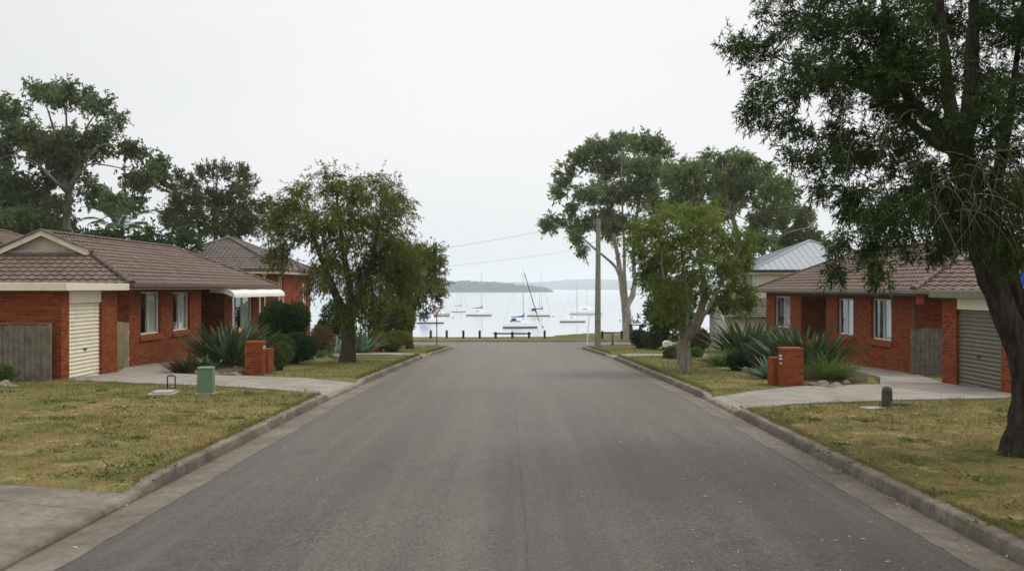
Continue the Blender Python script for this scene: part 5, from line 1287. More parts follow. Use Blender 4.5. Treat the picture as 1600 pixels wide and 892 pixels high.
rosette('agave', 'pale agave rosette left of the left street tree trunk', 522, 556, 45.0, 36, 1.05, 0.15, 'leaf_agave', 58, 0.3, (0.2, 1.25), (-0.1, 0.3), 0, 0.3)
rosette('low_plant', 'low strappy plant with reddish leaves at the left end of the left garden bed', 287, 582, 28.9, 70, 0.75, 0.075, 'leaf_russet', 59, 0.3, (0.1, 1.0), (0.3, 0.9), 0, 0.3)
rosette('low_plant', 'low strappy green plant in front of the left bird of paradise clump', 312, 583, 28.9, 70, 0.62, 0.08, 'leaf_strelitzia', 60, 0.35, (0.1, 1.1), (0.3, 0.9), 0, 0.3)
rosette('low_plant', 'low reddish grassy plant at the foot of the right tussock beside the letterbox', 1262, 604, 25.6, 90, 0.5, 0.03, 'leaf_russet', 61, 0.28, (0.1, 1.1), (0.3, 0.9), 0, 0.3)
bush('garden_shrub', 'rounded dark green shrub beyond the left bungalow awning', 446, 508, 42, 44, 37.0, 'leaf_dark', 7000, 0.15, 0.07, 61)
bush('garden_shrub', 'lower dull green shrub behind the left brick letterbox', 440, 545, 30, 30, 33.5, 'leaf_mid', 3600, 0.12, 0.04, 62)
bush('garden_shrub', 'brownish green shrub left of the left street tree', 497, 530, 28, 32, 41.5, 'leaf_russet', 2600, 0.13, 0.035, 63)
bush('garden_shrub', 'loose green shrub just right of the left brick letterbox', 436, 556, 24, 26, 30.6, 'leaf_mid', 3200, 0.10, 0.035, 81)
bush('garden_shrub', 'dark leafy shrub low behind the left brick letterbox', 462, 545, 30, 30, 34.6, 'leaf_dark', 3600, 0.12, 0.05, 82)
bush('garden_shrub', 'dark green rounded shrub at the front edge of the right hand bed', 1160, 562, 24, 22, 31.5, 'leaf_dark', 3000, 0.11, 0.05, 83)
bush('garden_shrub', 'olive green shrub behind the right brick letterbox and the agave', 1228, 555, 24, 30, 28.6, 'leaf_mid', 3200, 0.10, 0.03, 84)
bush('garden_shrub', 'olive shrub between the dark rounded shrub and the brownish shrub', 470, 550, 22, 24, 37.0, 'leaf_mid', 2400, 0.12, 0.04, 64)
bush('garden_shrub', 'low yellowish ground shrub left of the left street tree trunk', 505, 556, 24, 10, 40.0, 'leaf_tussock', 1400, 0.10, 0.035, 65)
bush('garden_shrub', 'light green rounded shrub right of the left street tree trunk', 590, 533, 24, 18, 49.0, 'leaf_bright', 2600, 0.17, 0.08, 66)
bush('garden_shrub', 'low dark shrub at the foot of the tall corner shrub', 613, 532, 33, 18, 48.5, 'leaf_street', 4200, 0.15, 0.05, 86)
bush('tall_shrub', 'tall dense dark shrub at the street corner beside the give way sign', 616, 500, 33, 48, 50.0, 'leaf_street', 9000, 0.17, 0.05, 67, lumps=8)
bush('garden_shrub', 'tall dull green shrub at the corner of the two storey house', 503, 522, 14, 24, 58.0, 'leaf_mid', 2400, 0.18, 0.07, 85)
bush('tall_shrub', 'dark tall shrub behind the left street tree trunk', 524, 500, 25, 46, 56.0, 'leaf_dark', 4400, 0.19, 0.08, 68, lumps=6)
bush('garden_shrub', 'small yellow green shrub at the left edge below the paling fence', 6, 588, 16, 20, 24.3, 'leaf_tussock', 900, 0.09, 0.035, 69)
bush('garden_shrub', 'dark green shrub at the right corner of the side street', 1000, 530, 18, 20, 60.0, 'leaf_dark', 2600, 0.18, 0.08, 70)
bush('garden_shrub', 'reddish brown shrub at the right corner of the side street', 1020, 532, 20, 19, 58.0, 'leaf_russet', 2400, 0.15, 0.06, 71)
bush('clipped_shrub', 'dark clipped egg shaped shrub left of the paperbark trunk', 1049, 556, 12, 15, 40.0, 'leaf_mid', 2600, 0.08, 0.04, 72, ball=True)
bush('clipped_shrub', 'small bright green ball shrub right of the paperbark trunk', 1088, 552, 10, 9, 42.5, 'leaf_bright', 1600, 0.08, 0.045, 73, ball=True)
bush('garden_shrub', 'grey green feathery shrub between the right bird of paradise clumps', 1188, 548, 24, 30, 31.0, 'leaf_grey', 3400, 0.10, 0.022, 74)
bush('garden_shrub', 'dull olive shrub at the back of the right garden bed', 1212, 560, 22, 26, 33.0, 'leaf_mid', 2800, 0.11, 0.025, 75)
bush('garden_shrub', 'russet shrub beyond the paperbark trunk beside the cream garage', 1094, 530, 16, 22, 52.0, 'leaf_russet', 2000, 0.15, 0.06, 76)
bush('garden_shrub', 'dark low hedge shrub beyond the paperbark trunk', 1078, 540, 22, 18, 54.0, 'leaf_dark', 2200, 0.15, 0.07, 77)
# palm behind the left bungalow
y = 54.0; top = Vector(at(187, 366, y)); b0 = Vector((top.x, y, float(lawn_z(top.x, y))))
par = empty('palm_tree', b0, 0, 'palm with arching fronds showing above the left bungalow roof', 'palm')
b = MB(); b.tube([b0-Vector((0, 0, .2)), b0+Vector((0.05, 0, 1.8)), top], [0.2, 0.16, 0.13], 10); b.build('trunk', MAT['bark_brown'], par, uv=False)
r_ = np.random.default_rng(5); VV = []
for k in range(15):
    az = k*2.4+r_.normal()*0.2; L = r_.uniform(2.2, 3.0); th = r_.uniform(0.05, 0.9) if k else 0.05; p = np.array(top); d = np.array([math.cos(az), math.sin(az), 0]); s = np.array([-math.sin(az), math.cos(az), 0])
    for j in range(26):
        t = j/26; dr = d*math.sin(th)+np.array([0, 0, 1])*math.cos(th); p = p+dr*L/26; th += 1.7/26*(0.5+t)
        ll = 0.5*math.sin(math.pi*(0.15+0.8*t))
        for sg in (-1, 1):
            dd = unit(s*sg+dr*0.7+np.array([0, 0, -0.25]))[None]
            VV.append(leaf_np(p[None].copy(), dd, ll, 0.07, r_, 0.2))
leaves_obj('frond', VV, MAT['leaf_palm'], par)

# ------------------------------------------------------------------ street furniture
def brick_letterbox(name, label, x0, x1, y0, y1, zb, h, side, slot):
    par = empty(name, ((x0+x1)/2, (y0+y1)/2, zb), 0, label, 'letterbox')
    b = MB(); b.box(x0, x1, y0, y1, zb-0.2, zb+h-0.08); b.build('pillar', MAT['brick'], par, bevel=0.006)
    b = MB(); b.box(x0-0.012, x1+0.012, y0-0.012, y1+0.012, zb+h-0.078, zb+h); b.build('brick_cap', MAT['brick_sill'], par, bevel=0.01)
    b = MB(); sx0, sx1, sy0, sy1, sh = side; b.box(sx0, sx1, sy0, sy1, zb-0.2, zb+sh); b.build('low_pier', MAT['brick'], par, bevel=0.006)
    return par
p = hit(405, 588); zb = p.z
lp = brick_letterbox('brick_letterbox', 'red brick letterbox pillar at the driveway of the left bungalow', -7.95, -7.45, 28.0, 28.5, float(lawn_z(-7.6, 28.2)), 0.98, (-7.85, -7.40, 28.503, 29.2, 0.72), 0)
b = MB(); b.box(-7.452, -7.435, 28.16, 28.36, zb+0.72, zb+0.80); b.build('slot', MAT['white_paint'], lp)
b = MB(); b.box(-7.434, -7.428, 28.18, 28.34, zb+0.745, zb+0.775); b.build('flap', MAT['steel_dark'], lp)
p = hit(1238, 604); zb = float(lawn_z(6.9, 24.3))
rp = brick_letterbox('brick_letterbox', 'weathered red brick letterbox pillar at the driveway of the right bungalow', 6.72, 7.22, 24.2, 24.75, zb, 0.97, (6.60, 7.1, 24.753, 25.3, 0.68), 0)
for k, (z0, z1) in enumerate(((0.74, 0.78), (0.66, 0.70), (0.56, 0.585))):
    b = MB(); b.box(6.702, 6.717, 24.32, 24.56-0.05*(k == 2), zb+z0, zb+z1); b.build('slot', MAT['white_paint'], rp)
y = 48.0; p = at(588.5, 553, y); zb = float(lawn_z(p.x, y))
brick_letterbox('brick_letterbox', 'small red brick letterbox pillar beside the second driveway on the left', p.x-0.14, p.x+0.14, y, y+0.35, zb, 0.66, (p.x-1.5, p.x-0.143, y+0.05, y+0.28, 0.16), 0)
y = 41.6; p = at(1043, 553, y); zb = float(lawn_z(p.x, y))
par = empty('letterbox', (p.x, y, zb), 0, 'small cream letterbox with a rounded top behind the egg shaped shrub', 'letterbox')
b = MB(); b.box(p.x-0.14, p.x+0.14, y-0.12, y+0.2, zb-0.1, zb+0.45); b.build('post', MAT['timber_brown'], par)
b = MB(); b.prism([(-0.19, 0.452), (0.19, 0.452), (0.19, 0.62), (0.14, 0.69), (0.06, 0.72), (-0.06, 0.72), (-0.14, 0.69), (-0.19, 0.62)], lambda q: (p.x+q[0], y-0.16, zb+q[1]), lambda q: (p.x+q[0], y+0.24, zb+q[1])); b.build('box', MAT['cream'], par, bevel=0.01)

# green electricity pillar, tap pit and hoop on the left lawn
p = hit(322, 615); zb = p.z
par = empty('utility_pillar', p, 0.12, 'pale green metal utility pillar box standing on the left lawn', 'utility box')
b = MB(); b.obox((0, 0, -0.05), 0, 0.42, 0.36, 0.08); b.build('plinth', MAT['pit_concrete'], par, True, bevel=0.01)
b = MB(); b.hexa([(-.18, -.14, .031), (.18, -.14, .031), (.18, .14, .031), (-.18, .14, .031), (-.165, -.125, .56), (.165, -.125, .56), (.165, .125, .56), (-.165, .125, .56)]); b.build('cabinet', MAT['pillar_green'], par, True, bevel=0.015)
b = MB(); b.hexa([(-.185, -.145, .562), (.185, -.145, .562), (.185, .145, .562), (-.185, .145, .562), (-.165, -.12, .60), (.165, -.12, .60), (.165, .12, .60), (-.165, .12, .60)]); b.build('lid', MAT['pillar_green'], par, True, bevel=0.015)
p = hit(256, 615); par = empty('pit_cover', p, 0, 'flat pale concrete pit cover lying in the left lawn', 'pit cover')
b = MB(); b.obox((0, 0, -0.05), 0.1, 0.55, 0.62, 0.085); b.build('frame', MAT['pit_concrete'], par, True, bevel=0.015)
b = MB(); b.obox((0.01, 0, 0.036), 0.1, 0.42, 0.48, 0.035); b.build('lid', MAT['pit_concrete'], par, True, bevel=0.012)
p = hit(268.5, 613); par = empty('water_meter', p, 0, 'thin dark metal pipe hoop of a water meter beside the pit cover', 'water meter')
b = MB(); b.tube([(-0.10, 0, -0.1), (-0.10, 0, 0.34), (-0.09, 0, 0.375), (0.06, 0, 0.38), (0.075, 0, 0.35), (0.075, 0, -0.1)], 0.016, 8); b.build('pipe', MAT['steel_dark'], par, True, smooth=True)
b = MB(); b.tube([(-0.03, 0, 0.38), (-0.03, 0, 0.43)], 0.02, 8); b.tube([(-0.08, 0, 0.435), (0.02, 0, 0.435)], 0.01, 6); b.build('tap', MAT['galv'], par, True)
p = hit(357, 575); o = MB(); o.box(-0.03, 0.03, -0.012, 0.012, -0.1, 0.42); o = o.build('garden_stake', MAT['sign_white']); o.location = (p.x, 28.9, p.z); tag(o, 'short white garden stake in front of the left bird of paradise clump', 'stake')
# stump bollard and slab on the right lawn
p = hit(1386, 633); par = empty('timber_bollard', p, 0, 'short weathered round topped bollard on the right lawn', 'bollard')
b = MB(); n = 16; rows = []
for z, r in ((-0.1, 0.105), (0.1, 0.104), (0.28, 0.10), (0.335, 0.095), (0.365, 0.075), (0.38, 0.04), (0.383, 0.0)):
    rows.append([(r*math.cos(2*math.pi*k/n)*(1+0.03*math.sin(k*3)), r*math.sin(2*math.pi*k/n), z) for k in range(n+1)])
b.grid(rows); b.build('post', MAT['stump'], par, True, smooth=True)
b = MB(); b.tube([(0, 0, 0.27), (0, 0, 0.285)], 0.107, 16); b.build('band', MAT['steel_dark'], par, True)
p = hit(1362, 638); o = MB(); o.obox((0, 0, -0.03), 0.1, 0.42, 0.3, 0.055); o = o.build('paving_slab', MAT['pit_concrete'], bevel=0.01); o.location = p; tag(o, 'flat pale slab lying in the grass left of the round topped bollard', 'slab')
p = hit(1406, 631); o = MB(); o.obox((0, 0, -0.03), -0.2, 0.36, 0.3, 0.05); o = o.build('paving_slab', MAT['stump'], bevel=0.01); o.location = p; tag(o, 'flat dark slab lying in the grass right of the round topped bollard', 'slab')

# rocks edging the beds: each one a stone of its own
def rock(x, y, s, label, group, seed):
    r = np.random.default_rng(seed); V = []; n, m = 10, 7
    ph = r.uniform(0, 6, 6); sc = np.array([s*r.uniform(.8, 1.4), s*r.uniform(.7, 1.1), s*r.uniform(.5, .85)])
    rows = []
    for j in range(m):
        th = math.pi*j/(m-1); row = []
        for k in range(n+1):
            a = 2*math.pi*k/n; d = np.array([math.sin(th)*math.cos(a), math.sin(th)*math.sin(a), math.cos(th)])
            w = 1+0.16*math.sin(3*d[0]+ph[0])+0.14*math.sin(4*d[1]+ph[1])+0.14*math.sin(4*d[2]+ph[2]); q = d*sc*w; row.append(q)
        rows.append(row)
    b = MB(); b.grid(rows); o = b.build('garden_rock', MAT['rock'], uv=False); o.location = (x, y, float(lawn_z(x, y))+s*0.18); o.rotation_euler = (0, 0, r.uniform(0, 6)); tag(o, label, 'rock', group)
k = 0
for t in np.linspace(0, 1, 15):
    x = -7.9-2.3*t; y = 27.35+1.5*t+0.25*math.sin(t*9)*0.4; k += 1
    rock(x+rnd.uniform(-.05, .05), y, rnd.uniform(0.07, 0.13), 'small brown edging stone along the front of the left garden bed', 'stones edging the left garden bed', k)
for u, v, s_ in ((1272, 602, .13), (1284, 604, .17), (1297, 606, .12), (1308, 604, .15), (1322, 600, .13), (1331, 596, .10), (1222, 588, .14), (1211, 590, .12)):
    p = hit(u, v); k += 1; rock(p.x, p.y, s_, 'brown rock edging the right garden bed beside the brick letterbox', 'rocks edging the right garden bed', k)
for u, v, s_ in ((1165, 582, .16), (1150, 578, .14), (1180, 585, .13), (1105, 562, .22), (1096, 564, .18)):
    p = hit(u, v); k += 1; rock(p.x, p.y, s_, 'brown rock along the lawn edge below the right hand shrubs', 'rocks along the right shrubs', k)
for u, v, s_ in ((508, 559, .16), (527, 560, .2), (490, 561, .14)):
    p = hit(u, v); k += 1; rock(p.x, p.y, s_, 'pale rock at the lawn edge left of the left street tree', 'rocks by the left street tree', k)
for u, v, s_ in ((8, 603, .15), (20, 606, .1)):
    p = hit(u, v); k += 1; rock(p.x, p.y, s_, 'dark rock at the left edge below the paling fence', 'rocks below the paling fence', k)

# give way sign
p = hit(682.5, 539.5); y = 70.0; p = Vector((at(682.5, 0, y).x, y, float(rz(68))+0.12)); zt = zat(479.5, y); zbt = zat(493.5, y)
par = empty('give_way_sign', p, 0, 'red and white triangular give way sign on a thin pole at the left corner', 'road sign')
b = MB(); b.tube([(p.x, y, p.z-0.2), (p.x, y, zt-0.1)], 0.038, 8); b.build('pole', MAT['galv_dark' if 'galv_dark' in MAT else 'steel_dark'], par)
w = 0.36; tri = lambda k: [(p.x-w*k, zt-(1-k)*0.24), (p.x+w*k, zt-(1-k)*0.24), (p.x, zbt+(1-k)*0.46)]
b = MB(); b.prism(tri(1), lambda q: (q[0], y-0.05, q[1]), lambda q: (q[0], y-0.042, q[1])); sp = b.build('sign_plate', MAT['sign_red'], par)
b = MB(); b.prism(tri(0.68), lambda q: (q[0], y-0.0565, q[1]), lambda q: (q[0], y-0.053, q[1])); b.build('sign_face', MAT['sign_white'], sp)

# power pole with cross piece, insulators and service wires to the two storey house
y = 56.0; p = Vector((at(934, 0, y).x, y, float(lawn_z(4.7, y)))); zt = zat(343, y)
pp = empty('power_pole', p, 0, 'tall greenish grey timber power pole on the right verge near the corner', 'power pole')
b = MB(); b.tube([(p.x, y, p.z-0.3), (p.x, y, p.z+2), (p.x+0.02, y, p.z+5), (p.x+0.03, y, zt)], [0.185, 0.175, 0.15, 0.13], 14); b.build('pole', MAT['pole_timber'], pp, smooth=False)
b = MB(); b.tube([(p.x+0.03, y, zt+0.002), (p.x+0.03, y, zt+0.03)], 0.145, 12); b.build('cap', MAT['galv'], pp)
for dz in (0.18, 0.34):
    b = MB(); b.tube([(p.x-0.11, y-0.1, zt-dz), (p.x-0.22, y-0.1, zt-dz), (p.x-0.22, y-0.1, zt-dz+0.09)], 0.02, 6); b.tube([(p.x-0.22, y-0.1, zt-dz+0.09), (p.x-0.22, y-0.1, zt-dz+0.16)], 0.04, 8); b.build('insulator', MAT['galv'], pp)
b = MB(); b.box(p.x-0.14, p.x-0.05, y-0.17, y-0.135, p.z+1.7, p.z+1.95); b.build('number_plate', MAT['galv'], pp)
def cable(a, c, sag, label, r=0.012, group='service wires'):
    a, c = Vector(a), Vector(c); b = MB(); b.tube([a.lerp(c, t)-Vector((0, 0, sag*4*t*(1-t))) for t in np.linspace(0, 1, 40)], r, 5)
    o = b.build('overhead_cable', MAT['cable'], uv=False, smooth=True); tag(o, label, 'cable', group)
cable((p.x-0.22, y-0.1, zt-0.1), (-14.45, 60.5, zat(419, 60.5)), 0.25, 'upper overhead wire from the power pole to the two storey house', 0.008)
cable((p.x-0.15, y, zat(386, y)), (-14.4, 61.5, zat(432, 61.5)), 0.3, 'lower overhead wire from the power pole to the two storey house', 0.006)
# marker posts at the right corner
y = 63.0; q0 = at(918.5, 0, y); zb = float(lawn_z(4.7, y)); par = empty('marker_post', (q0.x, y, zb), 0, 'thin white marker pole leaning slightly, left of the power pole', 'post')
b = MB(); b.tube([(q0.x-0.05, y, zb-0.2), (q0.x, y, zb+0.9)], 0.035, 8); b.build('lower_tube', MAT['white_paint'], par)
b = MB(); b.tube([(q0.x, y, zb+0.902), (q0.x+0.11, y, zat(491, y))], 0.024, 8); b.build('upper_tube', MAT['white_paint'], par)
y = 68.0; q0 = at(957, 0, y); zb = float(lawn_z(6.7, y)); o = MB(); o.box(-0.07, 0.07, -0.05, 0.05, -0.2, zat(519, y)-zb); o.box(-0.12, 0.12, -0.055, 0.055, -0.1, 0.14)
o = o.build('marker_post', MAT['timber_grey'], bevel=0.01); o.location = (q0.x, y, zb); tag(o, 'short pale grey square post on the right corner in front of the timber rail', 'post')

# foreshore bollards and rails
def fore_z(x, y): return float(rz(y))+0.12+float(lateral(x, y))
Yb = 92.0; hB = 0.76
b = MB(); b.tube([(0, 0, -0.3), (0, 0, hB-0.05)], 0.115, 10); b.tube([(0, 0, hB-0.05), (0, 0, hB)], [0.115, 0.085], 10); me0 = b.build('bollard', MAT['bollard_timber'], uv=False)
spots = [642, 673, 698, 724, 749.5, 851, 620, 597]
wherelab = ['dark timber bollard on the foreshore, just right of the tall corner shrub', 'dark timber bollard on the foreshore, second to the left of the give way sign pole', 'dark timber bollard on the foreshore, first to the right of the give way sign pole',
            'dark timber bollard on the foreshore, second to the right of the give way sign pole', 'dark timber bollard on the foreshore, just left of the centre rail', 'dark timber bollard on the foreshore, just right of the centre rail',
            'dark timber bollard on the foreshore, behind the tall corner shrub', 'dark timber bollard on the foreshore, furthest left behind the corner shrub']
wherelab[1] = 'dark timber bollard on the foreshore, first to the left of the give way sign pole'
wherelab[0] = 'dark timber bollard on the foreshore, beside the edge of the tall corner shrub'
for i, u in enumerate(spots[:6]):
    o = me0 if i == 0 else me0.copy()
    if i: COL.objects.link(o)
    x = at(u, 0, Yb).x; o.location = (x, Yb, fore_z(x, Yb)); tag(o, wherelab[i], 'bollard', 'timber bollards along the foreshore')
def post_rail(us, y, u0, u1, v, label):
    x0 = at(us[0], 0, y).x; par = empty('timber_rail', (x0, y, fore_z(x0, y)), 0, label, 'rail fence')
    for u in us:
        x = at(u, 0, y).x; b = MB(); b.tube([(x, y, fore_z(x, y)-0.3), (x, y, zat(v-2.5, y))], 0.12, 10); b.build('post', MAT['bollard_timber'], par, uv=False)
    b = MB(); xa, xb = at(u0, 0, y).x, at(u1, 0, y).x; zc = zat(v, y); b.box(xa, xb, y-0.2, y-0.121, zc-0.07, zc+0.07); b.build('rail', MAT['bollard_timber'], par, bevel=0.01)
post_rail([774.5, 800.5, 826.5], Yb, 770.5, 830, 521, 'dark timber post and rail barrier on the foreshore in the middle of the view')
post_rail([941, 971.5], 92.5, 940, 973, 519.5, 'dark timber post and rail barrier on the foreshore right of the power pole')
# dark timber picnic table by the gum's foot
y = 99.0; q0 = at(993, 0, y); zb = fore_z(q0.x, y); par = empty('picnic_table', (q0.x, y, zb), 0, 'dark timber picnic table beside the foot of the lakeside gum', 'table')
b = MB(); b.obox((q0.x, y, zat(507, y)-0.08), 0.1, 1.5, 0.8, 0.08); b.build('tabletop', MAT['bollard_timber'], par)
for dx in (-0.5, 0.5):
    b = MB(); b.obox((q0.x+dx, y, zb-0.05), 0.1, 0.14, 0.6, zat(507, y)-0.083-zb+0.05); b.build('leg', MAT['bollard_timber'], par)

# ------------------------------------------------------------------ boats on their moorings
def boat(u0, u1, v, label, mast=(), boom=None, stay=None, cabin=(0.35, 0.68, 0.075), canvas='canvas_blue', dodger=None, hull='hull_white', flip=False, stripe='antifoul', turn=0.0, sheer=1.0, name='sailing_boat', cat='boat', fb=0.135, group='moored boats'):
    """hull between photo columns u0 and u1 with its waterline at row v; bow to the right unless flipped"""
    D = 8.0*FOC/(v-V0); L = (u1-u0)*D/FOC; cx = at((u0+u1)/2, 0, D).x
    par = empty(name, (cx, D, WATER), turn+(math.pi if flip else 0), label, cat, group)
    sg = -1 if flip else 1
    X = lambda u: sg*((u-U0)/FOC*D-cx)
    bm = 0.16*L; st = np.linspace(0, 1, 15)
    def half(t): return bm*(0.72+0.28*math.sin(math.pi*min(1, t/0.5)*0.5)) if t < 0.45 else bm*max(0.02, math.cos((t-0.45)/0.55*math.pi/2)**0.8)
    F_ = L*fb
    def sh(t): return F_*(1+0.10*(1-t)**2*0+0.35*t*t*sheer)
    rows = []
    for t in st:
        x = -L/2+L*t*0.93+L*0.07*0; h = half(t); top = sh(t); xr = -L/2+L*t
        prof = []
        for k, zz_ in ((0.55, -0.35*F_), (0.86, 0.02), (0.93, 0.22*F_), (0.98, 0.6*F_), (1.0, top)):
            rake = (zz_/top)*0.07*L*t*t if zz_ > 0 else 0
            prof.append((k*h, zz_, x+rake))
        rows.append([(px_, -w_, z_) for w_, z_, px_ in prof[::-1]]+[(px_, w_, z_) for w_, z_, px_ in prof])
    b = MB(); b.grid([r[0:4]+r[6:10] if False else r for r in rows]); b.face(rows[0]); b.face([rows[0][0], rows[0][-1]]+[rows[0][-1]]) if False else None
    h_ = b.build('hull', MAT[hull], par, True, smooth=False, uv=False)
    b = MB(); lo = []
    for t in st:
        h = half(t)*1.012; x = -L/2+L*t*0.93; lo.append([(x+0.03*L*t*t, -h*0.96, 0.24*F_), (x, -h*0.88, -0.1*F_), (x, h*0.88, -0.1*F_), (x+0.03*L*t*t, h*0.96, 0.24*F_)])
    lo2 = [[(p_[0], p_[1]*1.04, p_[2]) for p_ in r] for r in lo]
    b.grid(lo2); b.face(lo2[0]); b.build('boot_stripe', MAT[stripe], h_, True, uv=False)
    b = MB(); b.grid([[(r[0][0], r[0][1], r[0][2]), (r[0][0], 0, r[0][2]+0.03*F_), (r[-1][0], r[-1][1], r[-1][2])] for r in rows]); b.build('deck', MAT['hull_white'], par, True, uv=False)
    if cabin:
        a, c, hh = cabin; hh *= L; rr = []
        for t, k in ((a, 0.0), (a+0.01, 0.9), (a+0.5*(c-a), 1.0), (c-0.06, 0.75), (c, 0.0)):
            w_ = half(t)*0.62; x = -L/2+L*t*0.93; z = sh(t); rr.append([(x, -w_, z), (x, -w_*0.8, z+hh*k), (x, w_*0.8, z+hh*k), (x, w_, z)])
        b = MB(); b.grid(rr); ca = b.build('cabin', MAT['hull_white'], par, True, uv=False)
        b = MB(); ta, tb = a+0.22*(c-a), a+0.6*(c-a)
        for sd_ in (-1, 1):
            x0_, x1_ = -L/2+L*ta*0.93, -L/2+L*tb*0.93; yy = sd_*(half((ta+tb)/2)*0.62+0.012*L*0.3); z = sh(ta)+hh*0.35
            b.face([(x0_, yy, z), (x1_, yy, z), (x1_, yy*0.94, z+hh*0.32), (x0_, yy*0.94, z+hh*0.32)])
        b.build('cabin_window', MAT['dark'], ca, True, uv=False)
    for um, vt in mast:
        xm = X(um); zt_ = zat(vt, D)-WATER; b = MB(); b.tube([(xm, 0, F_*0.9), (xm, 0, zt_)], [0.055+0.004*L, 0.04], 7); ms_ = b.build('mast', MAT['spar'], par, True, uv=False)
        b = MB(); zz_ = F_*1.1+(zt_-F_)*0.55; b.tube([(xm, -half(.5)*0.45, zz_), (xm, half(.5)*0.45, zz_)], 0.025, 5); b.build('spreader', MAT['spar'], ms_, True, uv=False)
        for sd_ in (-1, 1):
            b = MB(); b.tube([(xm, 0, zt_-0.1), (xm, sd_*half(.5)*0.45, zz_), (xm, sd_*half(.5)*0.95, F_*1.05)], 0.012, 4); b.build('shroud', MAT['cable'], ms_, True, uv=False)
        b = MB(); b.tube([(xm, 0, zt_-0.05), (-L/2+0.1, 0, F_*1.1)], 0.012, 4); b.build('backstay', MAT['cable'], ms_, True, uv=False)
    if boom:
        ua, ub, vb, cv = boom; xa, xb = X(ua), X(ub); z = zat(vb, D)-WATER; b = MB(); rr = []
        for t in np.linspace(0, 1, 9):
            x = xa+(xb-xa)*t; hgt = (0.16+0.34*t**1.5+(0.6 if t > 0.9 else 0)*1.0)*L/9; rr.append([(x, -0.13*L/9, z), (x, -0.10*L/9, z+hgt*0.7), (x, 0, z+hgt), (x, 0.10*L/9, z+hgt*0.7), (x, 0.13*L/9, z), (x, -0.13*L/9, z-0.02)])
        b.grid(rr); b.face(rr[0]); b.face(rr[-1]); b.build('sail_cover', MAT[cv], par, True, uv=False)
    if stay:
        ua, va, ub, vb, r_st = stay; b = MB(); b.tube([(X(ua), 0, zat(va, D)-WATER), (X(ub), 0, max(F_*1.1, zat(vb, D)-WATER))], r_st, 6); b.build('forestay', MAT['cable' if r_st < 0.05 else 'steel_dark'], par, True, uv=False)
    if dodger:
        ua, ub, va, vb, cv = dodger; xa, xb = X(ua), X(ub); z0_, z1_ = zat(vb, D)-WATER, zat(va, D)-WATER; w_ = bm*0.62; rr = []
        for k in range(8):
            a = math.pi*k/7; rr.append([(xa, -w_*math.cos(a), z0_+(z1_-z0_)*0.15*0+0), (xa+(xb-xa)*0.35, -w_*math.cos(a), z0_+(z1_-z0_)*(0.25+0.75*math.sin(a)**0.5)), (xb, -w_*0.9*math.cos(a), z0_+(z1_-z0_)*(0.2+0.8*math.sin(a)**0.5))])
        b = MB(); b.grid(rr); b.build('dodger', MAT[cv], par, True, uv=False)
    # stern and bow rails
    b = MB(); zt_ = sh(0)+0.6; w_ = half(0)*0.9
    b.tube([(-L/2+0.9, -w_, sh(0)), (-L/2+0.6, -w_, zt_), (-L/2+0.08, -w_*0.9, zt_), (-L/2+0.08, w_*0.9, zt_), (-L/2+0.6, w_, zt_), (-L/2+0.9, w_, sh(0))], 0.018, 5); b.tube([(-L/2+0.08, -w_*0.9, zt_), (-L/2+0.08, -w_*0.9, sh(0))], 0.018, 5); b.build('stern_rail', MAT['spar'], par, True, uv=False)
    b = MB(); xb = L/2-0.05; zt_ = sh(1)+0.55
    b.tube([(xb-1.3, -half(.85)*0.8, sh(.85)), (xb-1.1, -half(.85)*0.7, zt_), (xb, 0, zt_), (xb-1.1, half(.85)*0.7, zt_), (xb-1.3, half(.85)*0.8, sh(.85))], 0.018, 5); b.build('bow_rail', MAT['spar'], par, True, uv=False)
    return par
boat(651, 696, 505, 'white motor sailer with bright blue canopy moored nearest the left shore', mast=[(672, 462)], boom=(659, 678, 489.5, 'canvas_blue'), dodger=(653.5, 669, 489.5, 500.5, 'canvas_blue'), cabin=(0.3, 0.66, 0.13), turn=0.12)
boat(678, 704, 493.5, 'grey hulled yacht half hidden behind the give way sign', mast=[(688, 440)], stay=(689, 444, 701, 490, 0.02), hull='hull_grey', cabin=(0.3, 0.65, 0.06), turn=-0.1)
boat(705, 729, 487.3, 'small distant white yacht with a tan sail cover', mast=[(720.5, 448)], boom=(710, 721, 478, 'canvas_tan'), stay=(721, 450, 730.5, 482, 0.03), cabin=(0.25, 0.6, 0.10), turn=0.15)
boat(728.5, 770.5, 493.2, 'white yacht with a tall mast and blue sail cover, left of centre', mast=[(752.5, 423)], boom=(738, 754, 481.5, 'canvas_blue'), cabin=(0.3, 0.68, 0.06), turn=-0.15)
boat(785.5, 843, 512, 'nearest white yacht with blue sail cover, blue dodger and dark furled forestay', mast=[(817.5, 421)], boom=(798, 819.5, 495.5, 'canvas_blue'), stay=(819.5, 427, 842.5, 503, 0.09), dodger=(797, 806, 497, 503, 'canvas_navy'), cabin=(0.3, 0.66, 0.07), turn=0.1)
boat(824, 861.5, 493.8, 'two masted white ketch with navy canopy and sail cover behind the nearest yacht', mast=[(846.3, 430), (843, 443)], boom=(829, 848, 483, 'canvas_blue'), dodger=(829, 838, 481.5, 487, 'canvas_navy'), stay=(849, 448, 861, 488, 0.03), cabin=(0.25, 0.65, 0.06), turn=-0.1)
boat(874, 917, 503, 'plain white yacht with a bare boom, right of centre', mast=[(901.5, 436)], cabin=(0.3, 0.7, 0.05), turn=0.08)
boat(890, 944, 491.2, 'long white yacht partly behind the power pole', mast=[(917, 450)], boom=(902, 917.5, 481.5, 'hull_white'), cabin=(0.3, 0.7, 0.05), turn=-0.06, stripe='hull_grey')
boat(1001, 1026, 491, 'small white cruiser glimpsed between the lakeside gum and the right street tree', cabin=(0.3, 0.75, 0.16), turn=0.2, name='motor_boat')
